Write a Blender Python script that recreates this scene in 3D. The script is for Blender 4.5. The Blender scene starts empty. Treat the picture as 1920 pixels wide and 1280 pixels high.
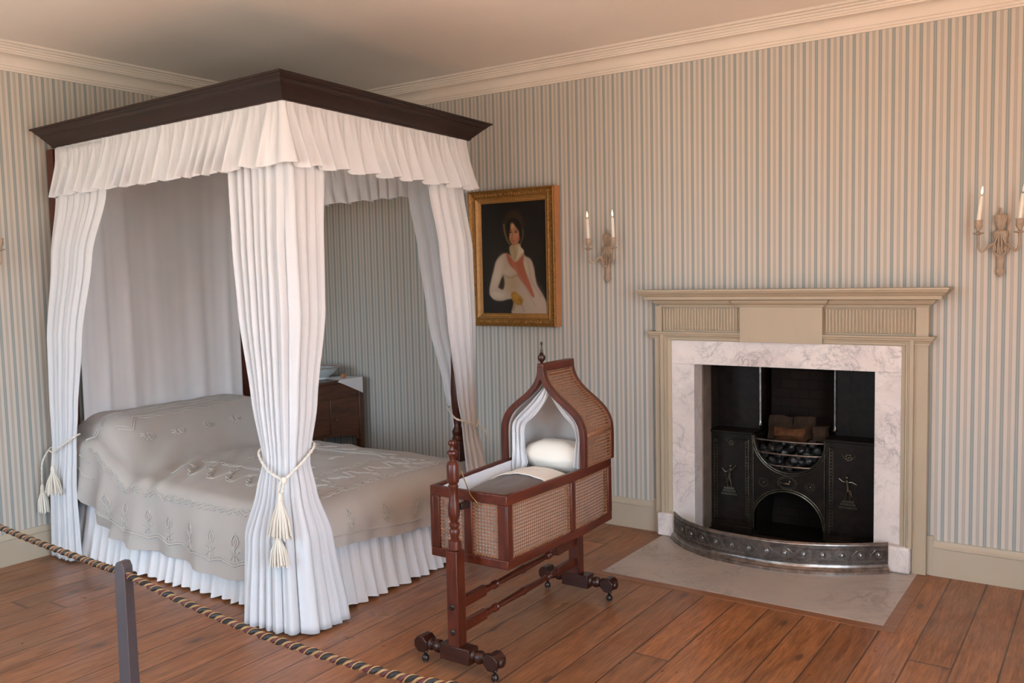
import bpy, bmesh, math, random
import numpy as np
from mathutils import Matrix, Vector, noise
C = bpy.context.scene.collection
PI = math.pi
# ------------------------------------------------------------------ helpers
ROOTM = {}
def lerp(a, b, t): return a + (b - a) * t
def crom(pts, n, closed=False):
    """Catmull-Rom through pts (any dimension), n samples per span"""
    P = [np.array(p, float) for p in pts]; m = len(P); out = []
    spans = m if closed else m - 1
    for i in range(spans):
        if closed: a, b, c, d = P[(i-1) % m], P[i], P[(i+1) % m], P[(i+2) % m]
        else: a, b, c, d = P[max(i-1, 0)], P[i], P[i+1], P[min(i+2, m-1)]
        for k in range(n):
            t = k / n
            out.append(.5*((2*b) + (c-a)*t + (2*a-5*b+4*c-d)*t*t + (3*b-a-3*c+d)*t**3))
    if not closed: out.append(P[-1])
    return out
def resample(pts, n, closed=False):
    P = [np.array(p, float) for p in pts]
    if closed: P = P + [P[0]]
    d = [0.]
    for a, b in zip(P, P[1:]): d.append(d[-1] + float(np.linalg.norm(b-a)))
    out = []; j = 0
    for k in range(n):
        s = d[-1]*k/(n if closed else n-1)
        while j < len(P)-2 and d[j+1] < s: j += 1
        t = (s-d[j])/max(d[j+1]-d[j], 1e-9)
        out.append(P[j] + (P[j+1]-P[j])*min(max(t, 0), 1))
    return out
class MB:
    def __init__(s): s.v = []; s.f = []; s.m = []; s.mi = 0
    def add(s, vs, fs, M=None):
        o = len(s.v)
        for p in vs:
            p = Vector((float(p[0]), float(p[1]), float(p[2])))
            s.v.append(M @ p if M is not None else p)
        for f in fs: s.f.append(tuple(i+o for i in f)); s.m.append(s.mi)
        return s
    def box(s, x0, x1, y0, y1, z0, z1, M=None):
        vs = [(x, y, z) for z in (z0, z1) for y in (y0, y1) for x in (x0, x1)]
        return s.add(vs, [(0,2,3,1),(4,5,7,6),(0,1,5,4),(2,6,7,3),(0,4,6,2),(1,3,7,5)], M)
    def taper(s, a, b, M=None):
        """frustum between two rectangles a,b = (x0,x1,y0,y1,z)"""
        vs = [(x, y, r[4]) for r in (a, b) for y in (r[2], r[3]) for x in (r[0], r[1])]
        return s.add(vs, [(0,2,3,1),(4,5,7,6),(0,1,5,4),(2,6,7,3),(0,4,6,2),(1,3,7,5)], M)
    def lathe(s, prof, n=20, M=None, cap=True):
        vs = []; fs = []
        for r, z in prof:
            for k in range(n): vs.append((r*math.cos(2*PI*k/n), r*math.sin(2*PI*k/n), z))
        for i in range(len(prof)-1):
            for k in range(n):
                a, b = i*n+k, i*n+(k+1) % n
                fs.append((a, b, b+n, a+n))
        if cap:
            fs.append(tuple(range(n-1, -1, -1))); q = (len(prof)-1)*n; fs.append(tuple(range(q, q+n)))
        return s.add(vs, fs, M)
    def tube(s, pts, r, n=8, closed=False, M=None, up=None):
        P = [Vector([float(c) for c in p]) for p in pts]; m = len(P); vs = []; fs = []
        R = r if hasattr(r, '__len__') else [r]*m
        last = None
        for i in range(m):
            if closed: T = P[(i+1) % m]-P[i-1]
            else: T = P[min(i+1, m-1)]-P[max(i-1, 0)]
            if T.length < 1e-9: T = Vector((0,0,1))
            T.normalize()
            if last is None:
                a = Vector(up) if up else (Vector((0,0,1)) if abs(T.z) < .9 else Vector((1,0,0)))
            else: a = last
            N = (a - T*a.dot(T))
            if N.length < 1e-6: N = T.orthogonal()
            N.normalize(); last = N; B = T.cross(N)
            for k in range(n):
                t = 2*PI*k/n; vs.append(P[i]+(N*math.cos(t)+B*math.sin(t))*R[i])
        for i in range(m if closed else m-1):
            j = (i+1) % m
            for k in range(n):
                k2 = (k+1) % n; fs.append((i*n+k, i*n+k2, j*n+k2, j*n+k))
        if not closed:
            fs.append(tuple(range(n-1, -1, -1))); fs.append(tuple(range((m-1)*n, m*n)))
        return s.add(vs, fs, M)
    def prism(s, poly, d0, d1, axis='y', M=None):
        """extrude a 2-D polygon: axis y -> poly in (x,z); axis x -> (y,z); axis z -> (x,y)"""
        f = {'y': lambda p, d: (p[0], d, p[1]), 'x': lambda p, d: (d, p[0], p[1]), 'z': lambda p, d: (p[0], p[1], d)}[axis]
        n = len(poly); vs = [f(p, d0) for p in poly]+[f(p, d1) for p in poly]
        fs = [(i, (i+1) % n, n+(i+1) % n, n+i) for i in range(n)]+[tuple(range(n-1, -1, -1)), tuple(range(n, 2*n))]
        return s.add(vs, fs, M)
    def strip(s, outer, inner, d0, d1, axis='y', closed=False, M=None):
        """band between two polylines, extruded"""
        f = {'y': lambda p, d: (p[0], d, p[1]), 'x': lambda p, d: (d, p[0], p[1]), 'z': lambda p, d: (p[0], p[1], d)}[axis]
        n = len(outer); vs = []
        for o, i in zip(outer, inner): vs += [f(o, d0), f(i, d0), f(i, d1), f(o, d1)]
        fs = []
        for k in range(n if closed else n-1):
            a, b = 4*k, 4*((k+1) % n)
            for q in range(4): fs.append((a+q, a+(q+1) % 4, b+(q+1) % 4, b+q))
        if not closed: fs += [(3,2,1,0), tuple(4*(n-1)+q for q in range(4))]
        return s.add(vs, fs, M)
    def grid(s, rows, cu=False, M=None, flip=False):
        nr, nc = len(rows), len(rows[0]); vs = [p for r in rows for p in r]; fs = []
        for i in range(nr-1):
            for k in range(nc if cu else nc-1):
                k2 = (k+1) % nc; q = (i*nc+k, i*nc+k2, (i+1)*nc+k2, (i+1)*nc+k)
                fs.append(q[::-1] if flip else q)
        return s.add(vs, fs, M)
    def sweep(s, path, prof, closed=False, M=None):
        """moulding: prof of (offset, z) swept along plan path, mitred; offset is to the left of travel"""
        P = [Vector((p[0], p[1])) for p in path]; m = len(P); rows = []
        for i in range(m):
            ds = []
            if closed or i > 0: ds.append((P[i]-P[i-1]).normalized())
            if closed or i < m-1: ds.append((P[(i+1) % m]-P[i]).normalized())
            ns = [Vector((-d.y, d.x)) for d in ds]
            nn = sum(ns, Vector((0, 0))); nn.normalize(); k = 1/max(nn.dot(ns[0]), .3)
            rows.append([(P[i].x+nn.x*o*k, P[i].y+nn.y*o*k, z) for o, z in prof])
        np_ = len(prof); vs = [p for r in rows for p in r]; fs = []
        for i in range(m if closed else m-1):
            j = (i+1) % m
            for k in range(np_):
                k2 = (k+1) % np_; fs.append((i*np_+k, j*np_+k, j*np_+k2, i*np_+k2))
        if not closed: fs += [tuple(range(np_)), tuple(reversed(range((m-1)*np_, m*np_)))]
        return s.add(vs, fs, M)
    def ball(s, c, r, n=12, m=8, M=None):
        R = r if hasattr(r, '__len__') else (r, r, r); vs = []; fs = []
        for i in range(m+1):
            a = PI*i/m
            for k in range(n):
                b = 2*PI*k/n
                vs.append((c[0]+R[0]*math.sin(a)*math.cos(b), c[1]+R[1]*math.sin(a)*math.sin(b), c[2]-R[2]*math.cos(a)))
        for i in range(m):
            for k in range(n): fs.append((i*n+k, i*n+(k+1) % n, (i+1)*n+(k+1) % n, (i+1)*n+k))
        return s.add(vs, fs, M)
    def build(s, name, mat, parent=None, world=True, smooth=True, bevel=0, solid=0, angle=35, kind=None, label=None, cat=None, group=None, subsurf=0, fix=True):
        vs = s.v
        base = None
        if parent is not None and world:
            r = parent
            Mi = ROOTM[r.name].inverted(); vs = [Mi @ p for p in vs]
        if parent is None:
            xs = [p.x for p in vs]; ys = [p.y for p in vs]; zs = [p.z for p in vs]
            base = Vector(((min(xs)+max(xs))/2, (min(ys)+max(ys))/2, min(zs))); vs = [p-base for p in vs]
        me = bpy.data.meshes.new(name); me.from_pydata([tuple(p) for p in vs], [], s.f)
        mats = mat if isinstance(mat, (list, tuple)) else [mat]
        for m in mats: me.materials.append(m)
        if len(mats) > 1: me.polygons.foreach_set('material_index', s.m)
        if fix:
            bm = bmesh.new(); bm.from_mesh(me)
            bmesh.ops.remove_doubles(bm, verts=bm.verts, dist=1e-6)
            bmesh.ops.recalc_face_normals(bm, faces=bm.faces); bm.to_mesh(me); bm.free()
        if smooth:
            me.polygons.foreach_set('use_smooth', [True]*len(me.polygons))
            try: me.set_sharp_from_angle(angle=math.radians(angle))
            except Exception: pass
        me.update()
        o = bpy.data.objects.new(name, me); C.objects.link(o)
        if base is not None: o.location = base; ROOTM[o.name] = Matrix.Translation(base)
        if parent is not None: o.parent = parent; ROOTM[o.name] = ROOTM[parent.name]
        if solid:
            md = o.modifiers.new('solid', 'SOLIDIFY'); md.thickness = solid; md.offset = 0
        if bevel:
            md = o.modifiers.new('bevel', 'BEVEL'); md.width = bevel; md.segments = 2; md.limit_method = 'ANGLE'; md.angle_limit = math.radians(40)
        if subsurf:
            md = o.modifiers.new('sub', 'SUBSURF'); md.levels = subsurf; md.render_levels = subsurf
        if kind: o['kind'] = kind
        tag(o, label, cat, group)
        return o
def tag(o, label=None, cat=None, group=None):
    if label: o['label'] = label
    if cat: o['category'] = cat
    if group: o['group'] = group
    return o
def thing(name, loc, label, cat, rz=0, group=None, M=None):
    o = bpy.data.objects.new(name, None); C.objects.link(o); o.empty_display_size = .1
    o.location = loc; o.rotation_euler = (0, 0, rz)
    ROOTM[o.name] = Matrix.Translation(Vector(loc)) @ Matrix.Rotation(rz, 4, 'Z')
    return tag(o, label, cat, group)
def copy_thing(o, parent=None):
    c = o.copy(); C.objects.link(c)
    if parent is not None: c.parent = parent
    for ch in list(o.children): copy_thing(ch, c)
    return c
def S(*c):
    """sRGB 0-255 -> linear"""
    return tuple(((x/255/12.92) if x/255 <= .04045 else ((x/255+.055)/1.055)**2.4) for x in c)
# ------------------------------------------------------------------ materials
class NT:
    def __init__(s, name):
        s.m = bpy.data.materials.new(name); s.m.use_nodes = True; s.t = s.m.node_tree
        for n in list(s.t.nodes):
            s.t.nodes.remove(n)
        s.out = s.t.nodes.new('ShaderNodeOutputMaterial'); s.b = s.t.nodes.new('ShaderNodeBsdfPrincipled')
        s.t.links.new(s.b.outputs[0], s.out.inputs[0])
    def n(s, typ, props=None, **ins):
        nd = s.t.nodes.new(typ)
        for k, v in (props or {}).items(): setattr(nd, k, v)
        for k, v in ins.items():
            k = k.replace('_', ' ')
            s.set(nd, int(k[1:]) if (k[0] == 'i' and k[1:].isdigit()) else k, v)
        return nd
    def set(s, nd, k, v):
        i = nd.inputs[k]
        if isinstance(v, bpy.types.NodeSocket): s.t.links.new(v, i)
        elif hasattr(v, 'outputs'): s.t.links.new(v.outputs[0], i)
        elif isinstance(v, (tuple, list)) and len(v) == 3 and i.type == 'RGBA': i.default_value = (*v, 1)
        else: i.default_value = v
    def math(s, op, a, b=0., c=0.):
        nd = s.n('ShaderNodeMath', {'operation': op}); s.set(nd, 0, a); s.set(nd, 1, b)
        if len(nd.inputs) > 2: s.set(nd, 2, c)
        return nd.outputs[0]
    def ramp(s, fac, stops, interp='LINEAR'):
        nd = s.n('ShaderNodeValToRGB'); cr = nd.color_ramp; cr.interpolation = interp
        while len(cr.elements) < len(stops): cr.elements.new(.5)
        for e, (p, c) in zip(cr.elements, stops):
            e.position = p; e.color = (*c, 1) if hasattr(c, '__len__') else (c, c, c, 1)
        s.set(nd, 0, fac); return nd.outputs[0]
    def mix(s, fac, a, b, mode='MIX'):
        nd = s.n('ShaderNodeMix', {'data_type': 'RGBA', 'blend_type': mode})
        s.set(nd, 0, fac); s.set(nd, 6, a); s.set(nd, 7, b); return nd.outputs[2]
    def noise(s, vec, scale, detail=3, rough=.55, dist=0):
        return s.n('ShaderNodeTexNoise', None, Vector=vec, Scale=scale, Detail=detail, Roughness=rough, Distortion=dist).outputs[0]
    def pos(s): return s.n('ShaderNodeNewGeometry').outputs['Position']
    def obj(s): return s.n('ShaderNodeTexCoord').outputs['Object']
    def vmap(s, vec, scale=(1,1,1), rot=(0,0,0), loc=(0,0,0)):
        nd = s.n('ShaderNodeMapping'); s.set(nd, 0, vec); nd.inputs['Scale'].default_value = scale
        nd.inputs['Rotation'].default_value = rot; nd.inputs['Location'].default_value = loc; return nd.outputs[0]
    def bump(s, h, strength=.3, dist=.01):
        nd = s.n('ShaderNodeBump', None, Height=h, Strength=strength, Distance=dist); s.set(s.b, 'Normal', nd.outputs[0])
    def col(s, c): s.set(s.b, 'Base Color', c); return s
    def P(s, rough=.5, metal=0., spec=.5, **k):
        s.b.inputs['Roughness'].default_value = rough; s.b.inputs['Metallic'].default_value = metal
        s.b.inputs['Specular IOR Level'].default_value = spec
        for a, v in k.items(): s.set(s.b, a.replace('_', ' '), v)
        return s
def plain(name, c, rough=.5, metal=0., var=.12, scale=18, spec=.5, bump=0):
    t = NT(name); n_ = t.noise(t.obj(), scale, 4)
    lo = tuple(x*(1-var) for x in c); hi = tuple(min(1, x*(1+var)) for x in c)
    t.col(t.ramp(n_, [(.3, lo), (.7, hi)])).P(rough, metal, spec)
    if bump: t.bump(t.noise(t.obj(), scale*4, 5), bump, .004)
    return t.m
def wood(name, dark, light, rough=.3, axis='z', scale=14, coat=.0, spec=.5):
    t = NT(name); sc = {'x': (.12, 1, 1), 'y': (1, .12, 1), 'z': (1, 1, .12)}[axis]
    v = t.vmap(t.obj(), sc); g = t.noise(v, scale*3, 6, .65, .6); g2 = t.noise(v, scale*14, 3, .6)
    f = t.math('ADD', t.math('MULTIPLY', g, .75), t.math('MULTIPLY', g2, .25))
    t.col(t.ramp(f, [(.32, dark), (.68, light)])).P(rough, 0, spec)
    t.b.inputs['Coat Weight'].default_value = coat; t.b.inputs['Coat Roughness'].default_value = .15
    t.bump(g2, .06, .002); return t.m
def cloth(name, c, transl=.2, rough=.9, weave=700, bump=.12, var=.03):
    t = NT(name); v = t.obj(); n_ = t.noise(v, 6, 3)
    lo = tuple(x*(1-var) for x in c); t.col(t.ramp(n_, [(.35, lo), (.65, c)])).P(rough, 0, .15)
    t.b.inputs['Sheen Weight'].default_value = .15
    t.bump(t.noise(v, weave, 2), bump, .001)
    if transl:
        tr = t.n('ShaderNodeBsdfTranslucent', None, Color=c)
        mx = t.n('ShaderNodeMixShader', None); mx.inputs[0].default_value = transl
        t.t.links.new(t.b.outputs[0], mx.inputs[1]); t.t.links.new(tr.outputs[0], mx.inputs[2]); t.t.links.new(mx.outputs[0], t.out.inputs[0])
    return t.m
def sheer(name, c, alpha):
    t = NT(name); t.col(c).P(.9, 0, .1)
    tr = t.n('ShaderNodeBsdfTransparent'); tl = t.n('ShaderNodeBsdfTranslucent', None, Color=c)
    m1 = t.n('ShaderNodeMixShader'); m1.inputs[0].default_value = .4
    t.t.links.new(t.b.outputs[0], m1.inputs[1]); t.t.links.new(tl.outputs[0], m1.inputs[2])
    m2 = t.n('ShaderNodeMixShader'); m2.inputs[0].default_value = alpha
    t.t.links.new(tr.outputs[0], m2.inputs[1]); t.t.links.new(m1.outputs[0], m2.inputs[2]); t.t.links.new(m2.outputs[0], t.out.inputs[0])
    return t.m
def wallpaper(name, comp, off):
    t = NT(name); sx = t.n('ShaderNodeSeparateXYZ'); t.set(sx, 0, t.pos())
    p = t.math('FRACT', t.math('ADD', t.math('DIVIDE', t.math('SUBTRACT', sx.outputs[comp], off), .0625), 50.5))
    d = t.math('MULTIPLY', t.math('ABSOLUTE', t.math('SUBTRACT', p, .5)), 2.)
    cream = (.525, .485, .42); blue = (.245, .278, .27); mid = (.315, .35, .34); faint = (.38, .355, .315)
    c = t.ramp(d, [(0, mid), (.05, mid), (.09, blue), (.21, blue), (.27, (.435,.415,.37)), (.33, cream), (.72, cream), (.80, faint), (.92, faint), (1, (.42,.395,.35))])
    n_ = t.noise(t.pos(), 3, 3); c = t.mix(t.math('MULTIPLY', n_, .10), c, (.62, .58, .5))
    t.col(c).P(.75, 0, .2); return t.m
def marble(name, base, vein, scale, rough, amt=1.):
    t = NT(name); v = t.pos(); w = t.noise(v, scale*.7, 6, .6, 1.2)
    r1 = t.math('ABSOLUTE', t.math('SUBTRACT', w, .5)); f1 = t.ramp(r1, [(0, 1.), (.018, .25), (.06, 0.)])
    w2 = t.noise(t.vmap(v, (1,1,1), (.4,.3,.7), (3,1,2)), scale*1.7, 6, .65, 1.6)
    r2 = t.math('ABSOLUTE', t.math('SUBTRACT', w2, .5)); f2 = t.ramp(r2, [(0, .7), (.02, .1), (.05, 0.)])
    msk = t.ramp(t.noise(v, scale*.5, 3), [(.38, 0.), (.62, 1.)])
    f = t.math('MULTIPLY', t.math('MULTIPLY', t.math('MAXIMUM', f1, f2), msk), amt)
    cl = t.ramp(t.noise(v, scale*.9, 4), [(.3, tuple(x*.86 for x in base)), (.65, base)])
    t.col(t.mix(f, cl, vein)).P(rough, 0, .5); return t.m
def iron(name, c, rough=.45, metal=.6, bump=.25, spec=.5):
    t = NT(name); n_ = t.noise(t.obj(), 25, 5, .65)
    t.col(t.ramp(n_, [(.3, tuple(x*.6 for x in c)), (.7, tuple(x*1.5 for x in c))])).P(rough, metal, spec)
    t.bump(t.noise(t.obj(), 160, 4), bump, .002); return t.m
def floor_mat():
    t = NT('pine_boards'); v = t.pos(); sx = t.n('ShaderNodeSeparateXYZ'); t.set(sx, 0, v)
    x, y = sx.outputs[0], sx.outputs[1]
    W = .158
    u = t.math('DIVIDE', t.math('ADD', x, .021), W); idn = t.math('FLOOR', u); fr = t.math('FRACT', u)
    r1 = t.n('ShaderNodeTexWhiteNoise', {'noise_dimensions': '1D'}, W=idn).outputs[0]
    L = 2.6; yy = t.math('ADD', t.math('DIVIDE', y, L), t.math('MULTIPLY', r1, 7.3)); jid = t.math('FLOOR', yy); jf = t.math('FRACT', yy)
    key = t.math('ADD', t.math('MULTIPLY', idn, 3.17), t.math('MULTIPLY', jid, 11.3))
    r2 = t.n('ShaderNodeTexWhiteNoise', {'noise_dimensions': '1D'}, W=key).outputs[0]
    cx = t.n('ShaderNodeCombineXYZ'); t.set(cx, 0, t.math('ADD', x, t.math('MULTIPLY', r2, 9.))); t.set(cx, 1, t.math('ADD', y, t.math('MULTIPLY', r1, 5.))); t.set(cx, 2, r2)
    vg = t.vmap(cx.outputs[0], (1, .07, 1)); g = t.noise(vg, 38, 6, .62, .9); g2 = t.noise(vg, 170, 3, .6)
    knv = t.n('ShaderNodeTexVoronoi', {'feature': 'F1', 'voronoi_dimensions': '2D'}); t.set(knv, 'Vector', t.vmap(cx.outputs[0], (1, .42, 1))); t.set(knv, 'Scale', 2.3)
    kn = t.ramp(knv.outputs['Distance'], [(.0, 1.), (.025, .9), (.045, .3), (.11, 0.)])
    base = t.ramp(g, [(.28, (.140, .047, .017)), (.5, (.290, .112, .039)), (.75, (.41, .172, .064))])
    base = t.mix(t.ramp(g2, [(.42, 0.), (.75, .75)]), base, (.075, .026, .011))
    tint = t.ramp(r2, [(0., (.74, .72, .72)), (.5, (1., 1., 1.)), (1., (1.16, 1.08, 1.0))])
    base = t.mix(1., base, tint, 'MULTIPLY')
    worn = t.ramp(t.noise(v, .9, 3), [(.4, 0.), (.7, .32)]); base = t.mix(worn, base, (.19, .112, .068))
    base = t.mix(t.math('MULTIPLY', kn, .8), base, (.055, .024, .014))
    e = t.math('MINIMUM', fr, t.math('SUBTRACT', 1., fr)); gap = t.ramp(e, [(0., 1.), (.012, .85), (.027, 0.)])
    ej = t.math('MINIMUM', jf, t.math('SUBTRACT', 1., jf)); gj = t.ramp(ej, [(0., .9), (.0009, .5), (.0018, 0.)])
    gg = t.math('MAXIMUM', gap, gj)
    t.col(t.mix(t.math('MULTIPLY', gg, .85), base, (.03, .014, .009)))
    t.P(.36, 0, .5); t.set(t.b, 'Roughness', t.ramp(t.noise(v, 5, 4), [(.3, .27), (.7, .45)]))
    h = t.math('SUBTRACT', t.math('MULTIPLY', g, .12), gg); t.bump(h, .35, .004); return t.m
def emis(name, c, strength):
    t = NT(name); t.col(c); t.set(t.b, 'Emission Color', c); t.b.inputs['Emission Strength'].default_value = strength; return t.m
def brick_mat():
    t = NT('sooty_brick'); b = t.n('ShaderNodeTexBrick', None); t.set(b, 'Vector', t.vmap(t.pos(), (1,1,1), (PI/2,0,0))); t.set(b, 'Scale', 4.5)
    t.set(b, 'Color1', (.017, .010, .007)); t.set(b, 'Color2', (.012, .008, .006)); t.set(b, 'Mortar', (.008, .006, .005))
    t.set(b, 'Mortar Size', .015); t.col(b.outputs[0]).P(.9, 0, .2); return t.m

M_ = {}
M_['paper_x'] = wallpaper('striped_paper_fireplace_wall', 0, 2.6674)
M_['paper_y'] = wallpaper('striped_paper_bed_wall', 1, -2.2348)
M_['ceiling'] = plain('ceiling_paint', (.85, .79, .72), .8, 0, .02, 2)
M_['cornice'] = plain('cornice_paint', (.71, .65, .565), .6, 0, .03, 3)
M_['skirting'] = plain('skirting_paint', (.42, .36, .27), .5, 0, .03, 3)
M_['mantel'] = plain('mantel_paint', (.40, .328, .23), .48, 0, .03, 4)
M_['floor'] = floor_mat()
M_['marble'] = marble('veined_marble', (.70, .63, .585), (.36, .33, .33), 7, .28)
M_['hearth'] = marble('hearth_marble', (.42, .355, .305), (.21, .175, .15), 4, .42, .8)
M_['brick'] = brick_mat()
M_['iron'] = iron('black_leaded_iron', (.0100, .0068, .0050), .42, .0, .35, .16)
M_['iron2'] = iron('iron_relief', (.085, .072, .052), .26, .8, .1)
M_['soot'] = plain('sooty_recess', (.022, .014, .010), .85, 0, .4, 9, .2, .3)
M_['steel'] = iron('polished_steel', (.20, .185, .175), .28, .9, .06)
M_['fender'] = iron('fender_steel', (.25, .22, .20), .30, .9, .08)
M_['coal'] = iron('coal_black', (.008, .007, .007), .45, .0, .6)
M_['firebrick'] = plain('fire_brick', (.030, .018, .011), .9, 0, .5, 14, .2, .5)
M_['rust_glint'] = plain('rusty_brick_glint', (.085, .036, .014), .9, 0, .4, 20, .2, .5)  # rusty tone with an orange light reflection painted in
M_['canopy'] = wood('dark_mahogany', (.010, .0042, .003), (.026, .0095, .0065), .38, 'x', 12, .0, .35)
M_['mahog'] = wood('red_mahogany', (.032, .0065, .0035), (.098, .019, .008), .30, 'z', 16, .0, .38)
M_['mahogy'] = wood('red_mahogany_rails', (.036, .007, .0035), (.112, .021, .0085), .30, 'y', 16, .0, .38)
M_['mahogd'] = wood('dark_turned_mahogany', (.017, .005, .003), (.042, .010, .006), .28, 'x', 16, .0, .4)
M_['cane'] = plain('woven_cane', (.21, .092, .044), .5, 0, .25, 60)
M_['white'] = cloth('white_cotton', (.73, .74, .76), .22)
M_['whitecool'] = cloth('white_linen', (.86, .86, .875), .20)
M_['sheer'] = sheer('sheer_muslin', (.86, .83, .80), .72)
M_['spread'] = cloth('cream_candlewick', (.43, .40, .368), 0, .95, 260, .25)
M_['tuft'] = cloth('cream_tufting', (.50, .47, .435), 0, .95, 300, .3)
M_['cord'] = cloth('cream_cord', (.70, .65, .56), 0, .9, 400, .4)
M_['blanket'] = cloth('grey_blanket', (.125, .105, .095), 0, .95, 500, .3)
M_['lining_shade'] = cloth('hood_lining_shade', (.50, .47, .45), 0, .95, 500, .3)  # white lining, the shade inside the hood put into its grey
M_['pillow'] = cloth('cream_pillow', (.80, .76, .68), 0, .9)
M_['chest'] = wood('walnut_brown', (.035, .010, .005), (.12, .040, .014), .33, 'y', 9, .15)
M_['gold'] = plain('gilt', (.30, .145, .035), .42, .55, .35, 70, .5, .5)
M_['gold2'] = plain('gilt_plain', (.36, .18, .05), .5, .25, .15, 30)
M_['frameside'] = plain('gilt_frame_side', (.44, .19, .075), .55, .1, .12, 10)
M_['stone'] = plain('painted_sconce', (.36, .275, .20), .65, 0, .15, 50, .4, .3)
M_['wax'] = plain('candle_wax', (.80, .74, .62), .5, 0, .04, 8)
M_['wick'] = plain('wick', (.02, .015, .01), .9)
M_['flame'] = emis('flame_glow', (1., .74, .42), 2.2)
M_['bowl'] = plain('blue_white_china', (.47, .53, .53), .2, 0, .08, 14)
M_['bowlrim'] = plain('china_rim_pattern', (.30, .22, .20), .3, 0, .5, 80)
M_['soap'] = plain('brown_ball', (.36, .15, .06), .7, 0, .3, 60)
M_['postgrey'] = plain('dark_painted_post', (.052, .043, .048), .5, 0, .08, 12)
M_['ropegold'] = plain('gold_thread', (.26, .155, .065), .55, 0, .2, 200)
M_['ropeblack'] = plain('black_thread', (.010, .008, .008), .6, 0, .2, 200)
M_['ropered'] = plain('burgundy_thread', (.075, .012, .014), .6, 0, .2, 200)
M_['brass'] = iron('aged_brass', (.16, .10, .04), .35, .9, .05)
M_['bolt'] = iron('dark_bolt', (.05, .035, .03), .3, .8, .05)
M_['window'] = plain('window_paint', (.7, .68, .62), .5, 0, .03, 3)
# ------------------------------------------------------------------ room shell
H = 2.853; XF, YN = 6.4, -5.6
FX0, FX1, FZ = 3.06, 4.045, 1.02
MB().box(-.1, XF+.1, YN-.1, .1, -.08, 0).build('floor', M_['floor'], kind='structure', smooth=False)
MB().box(-.1, XF+.1, YN-.1, .1, H, H+.08).build('ceiling', M_['ceiling'], kind='structure', smooth=False)
MB().box(-.1, 0, YN-.1, .1, 0, H).build('wall_left', M_['paper_y'], kind='structure', smooth=False)
b = MB(); vs = []
def wall_hole(x0, x1, z0, z1, holes, y0, y1):
    """a wall slab in x,z with rectangular holes, as one connected mesh"""
    xs = sorted({x0, x1, *[h[0] for h in holes], *[h[1] for h in holes]}); zs = sorted({z0, z1, *[h[2] for h in holes], *[h[3] for h in holes]})
    m = MB()
    def inh(i, k):
        if not (0 <= i < len(xs)-1 and 0 <= k < len(zs)-1): return True
        cx, cz = (xs[i]+xs[i+1])/2, (zs[k]+zs[k+1])/2
        return any(h[0] < cx < h[1] and h[2] < cz < h[3] for h in holes)
    for i in range(len(xs)-1):
        for k in range(len(zs)-1):
            if inh(i, k): continue
            a, c, e, g = xs[i], xs[i+1], zs[k], zs[k+1]
            m.add([(a,y0,e),(c,y0,e),(c,y0,g),(a,y0,g)], [(0,1,2,3)]); m.add([(a,y1,e),(c,y1,e),(c,y1,g),(a,y1,g)], [(3,2,1,0)])
            for (di, dk, p, q) in ((-1,0,(a,e),(a,g)), (1,0,(c,g),(c,e)), (0,-1,(c,e),(a,e)), (0,1,(a,g),(c,g))):
                if inh(i+di, k+dk): m.add([(p[0],y0,p[1]),(q[0],y0,q[1]),(q[0],y1,q[1]),(p[0],y1,p[1])], [(0,1,2,3)])
    return m
wall_hole(-.1, XF+.1, 0, H, [(FX0, FX1, 0, FZ)], 0, .06).build('wall_right', M_['paper_x'], kind='structure', smooth=False)
WINS = [(.75, 2.00, .55, 2.30), (3.10, 3.80, .55, 2.25)]      # in the wall behind the camera (x0, x1, z0, z1)
WINF = [(-5.00, -2.70, .45, 2.40)]                          # in the right-hand wall (y0, y1, z0, z1)
wall_hole(-.1, XF+.1, 0, H, WINS, YN-.15, YN).build('wall_near', M_['paper_x'], kind='structure', smooth=False)
m = wall_hole(YN-.1, .1, 0, H, WINF, XF, XF+.15); m.v = [Vector((p.y, p.x, p.z)) for p in m.v]
m.build('wall_far', M_['paper_y'], kind='structure', smooth=False)
for i, (x0, x1, z0, z1, d0, d1, far) in enumerate([(*w_, YN-.10, YN-.05, False) for w_ in WINS]+[(*w_, XF+.05, XF+.10, True) for w_ in WINF]):
    m = MB(); f = .05
    m.strip([(x0,z0),(x1,z0),(x1,z1),(x0,z1)], [(x0+f,z0+f),(x1-f,z0+f),(x1-f,z1-f),(x0+f,z1-f)], d0, d1, closed=True)
    zm = (z0+z1)/2; m.box(x0+f-.002, x1-f+.002, d0, d1-.005, zm-.02, zm+.02)
    for k in (1, 2):
        xx = lerp(x0, x1, k/3); m.box(xx-.010, xx+.010, d0+.01, d1-.01, z0+f-.002, z1-f+.002)
    if far: m.v = [Vector((p.y, p.x, p.z)) for p in m.v]
    m.build(f'window_{i+1}', M_['window'], kind='structure', smooth=False)
# chimney recess behind the grate
m = MB(); a0, a1, y0, y1, zt = FX0-.002, FX1+.002, .058, .62, 1.5
for q in ([(a0,y0,0),(a0,y1,0),(a0,y1,zt),(a0,y0,zt)], [(a1,y0,0),(a1,y1,0),(a1,y1,zt),(a1,y0,zt)], [(a0,y1,0),(a1,y1,0),(a1,y1,zt),(a0,y1,zt)], [(a0,y0,zt),(a1,y0,zt),(a1,y1,zt),(a0,y1,zt)], [(a0,0,.001),(a1,0,.001),(a1,y1,.001),(a0,y1,.001)], [(a0,y0,FZ),(a1,y0,FZ),(a1,y0,zt),(a0,y0,zt)]):
    m.add(q, [(0,1,2,3)])
m.build('wall_recess', M_['soot'], kind='structure', smooth=False)
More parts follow.
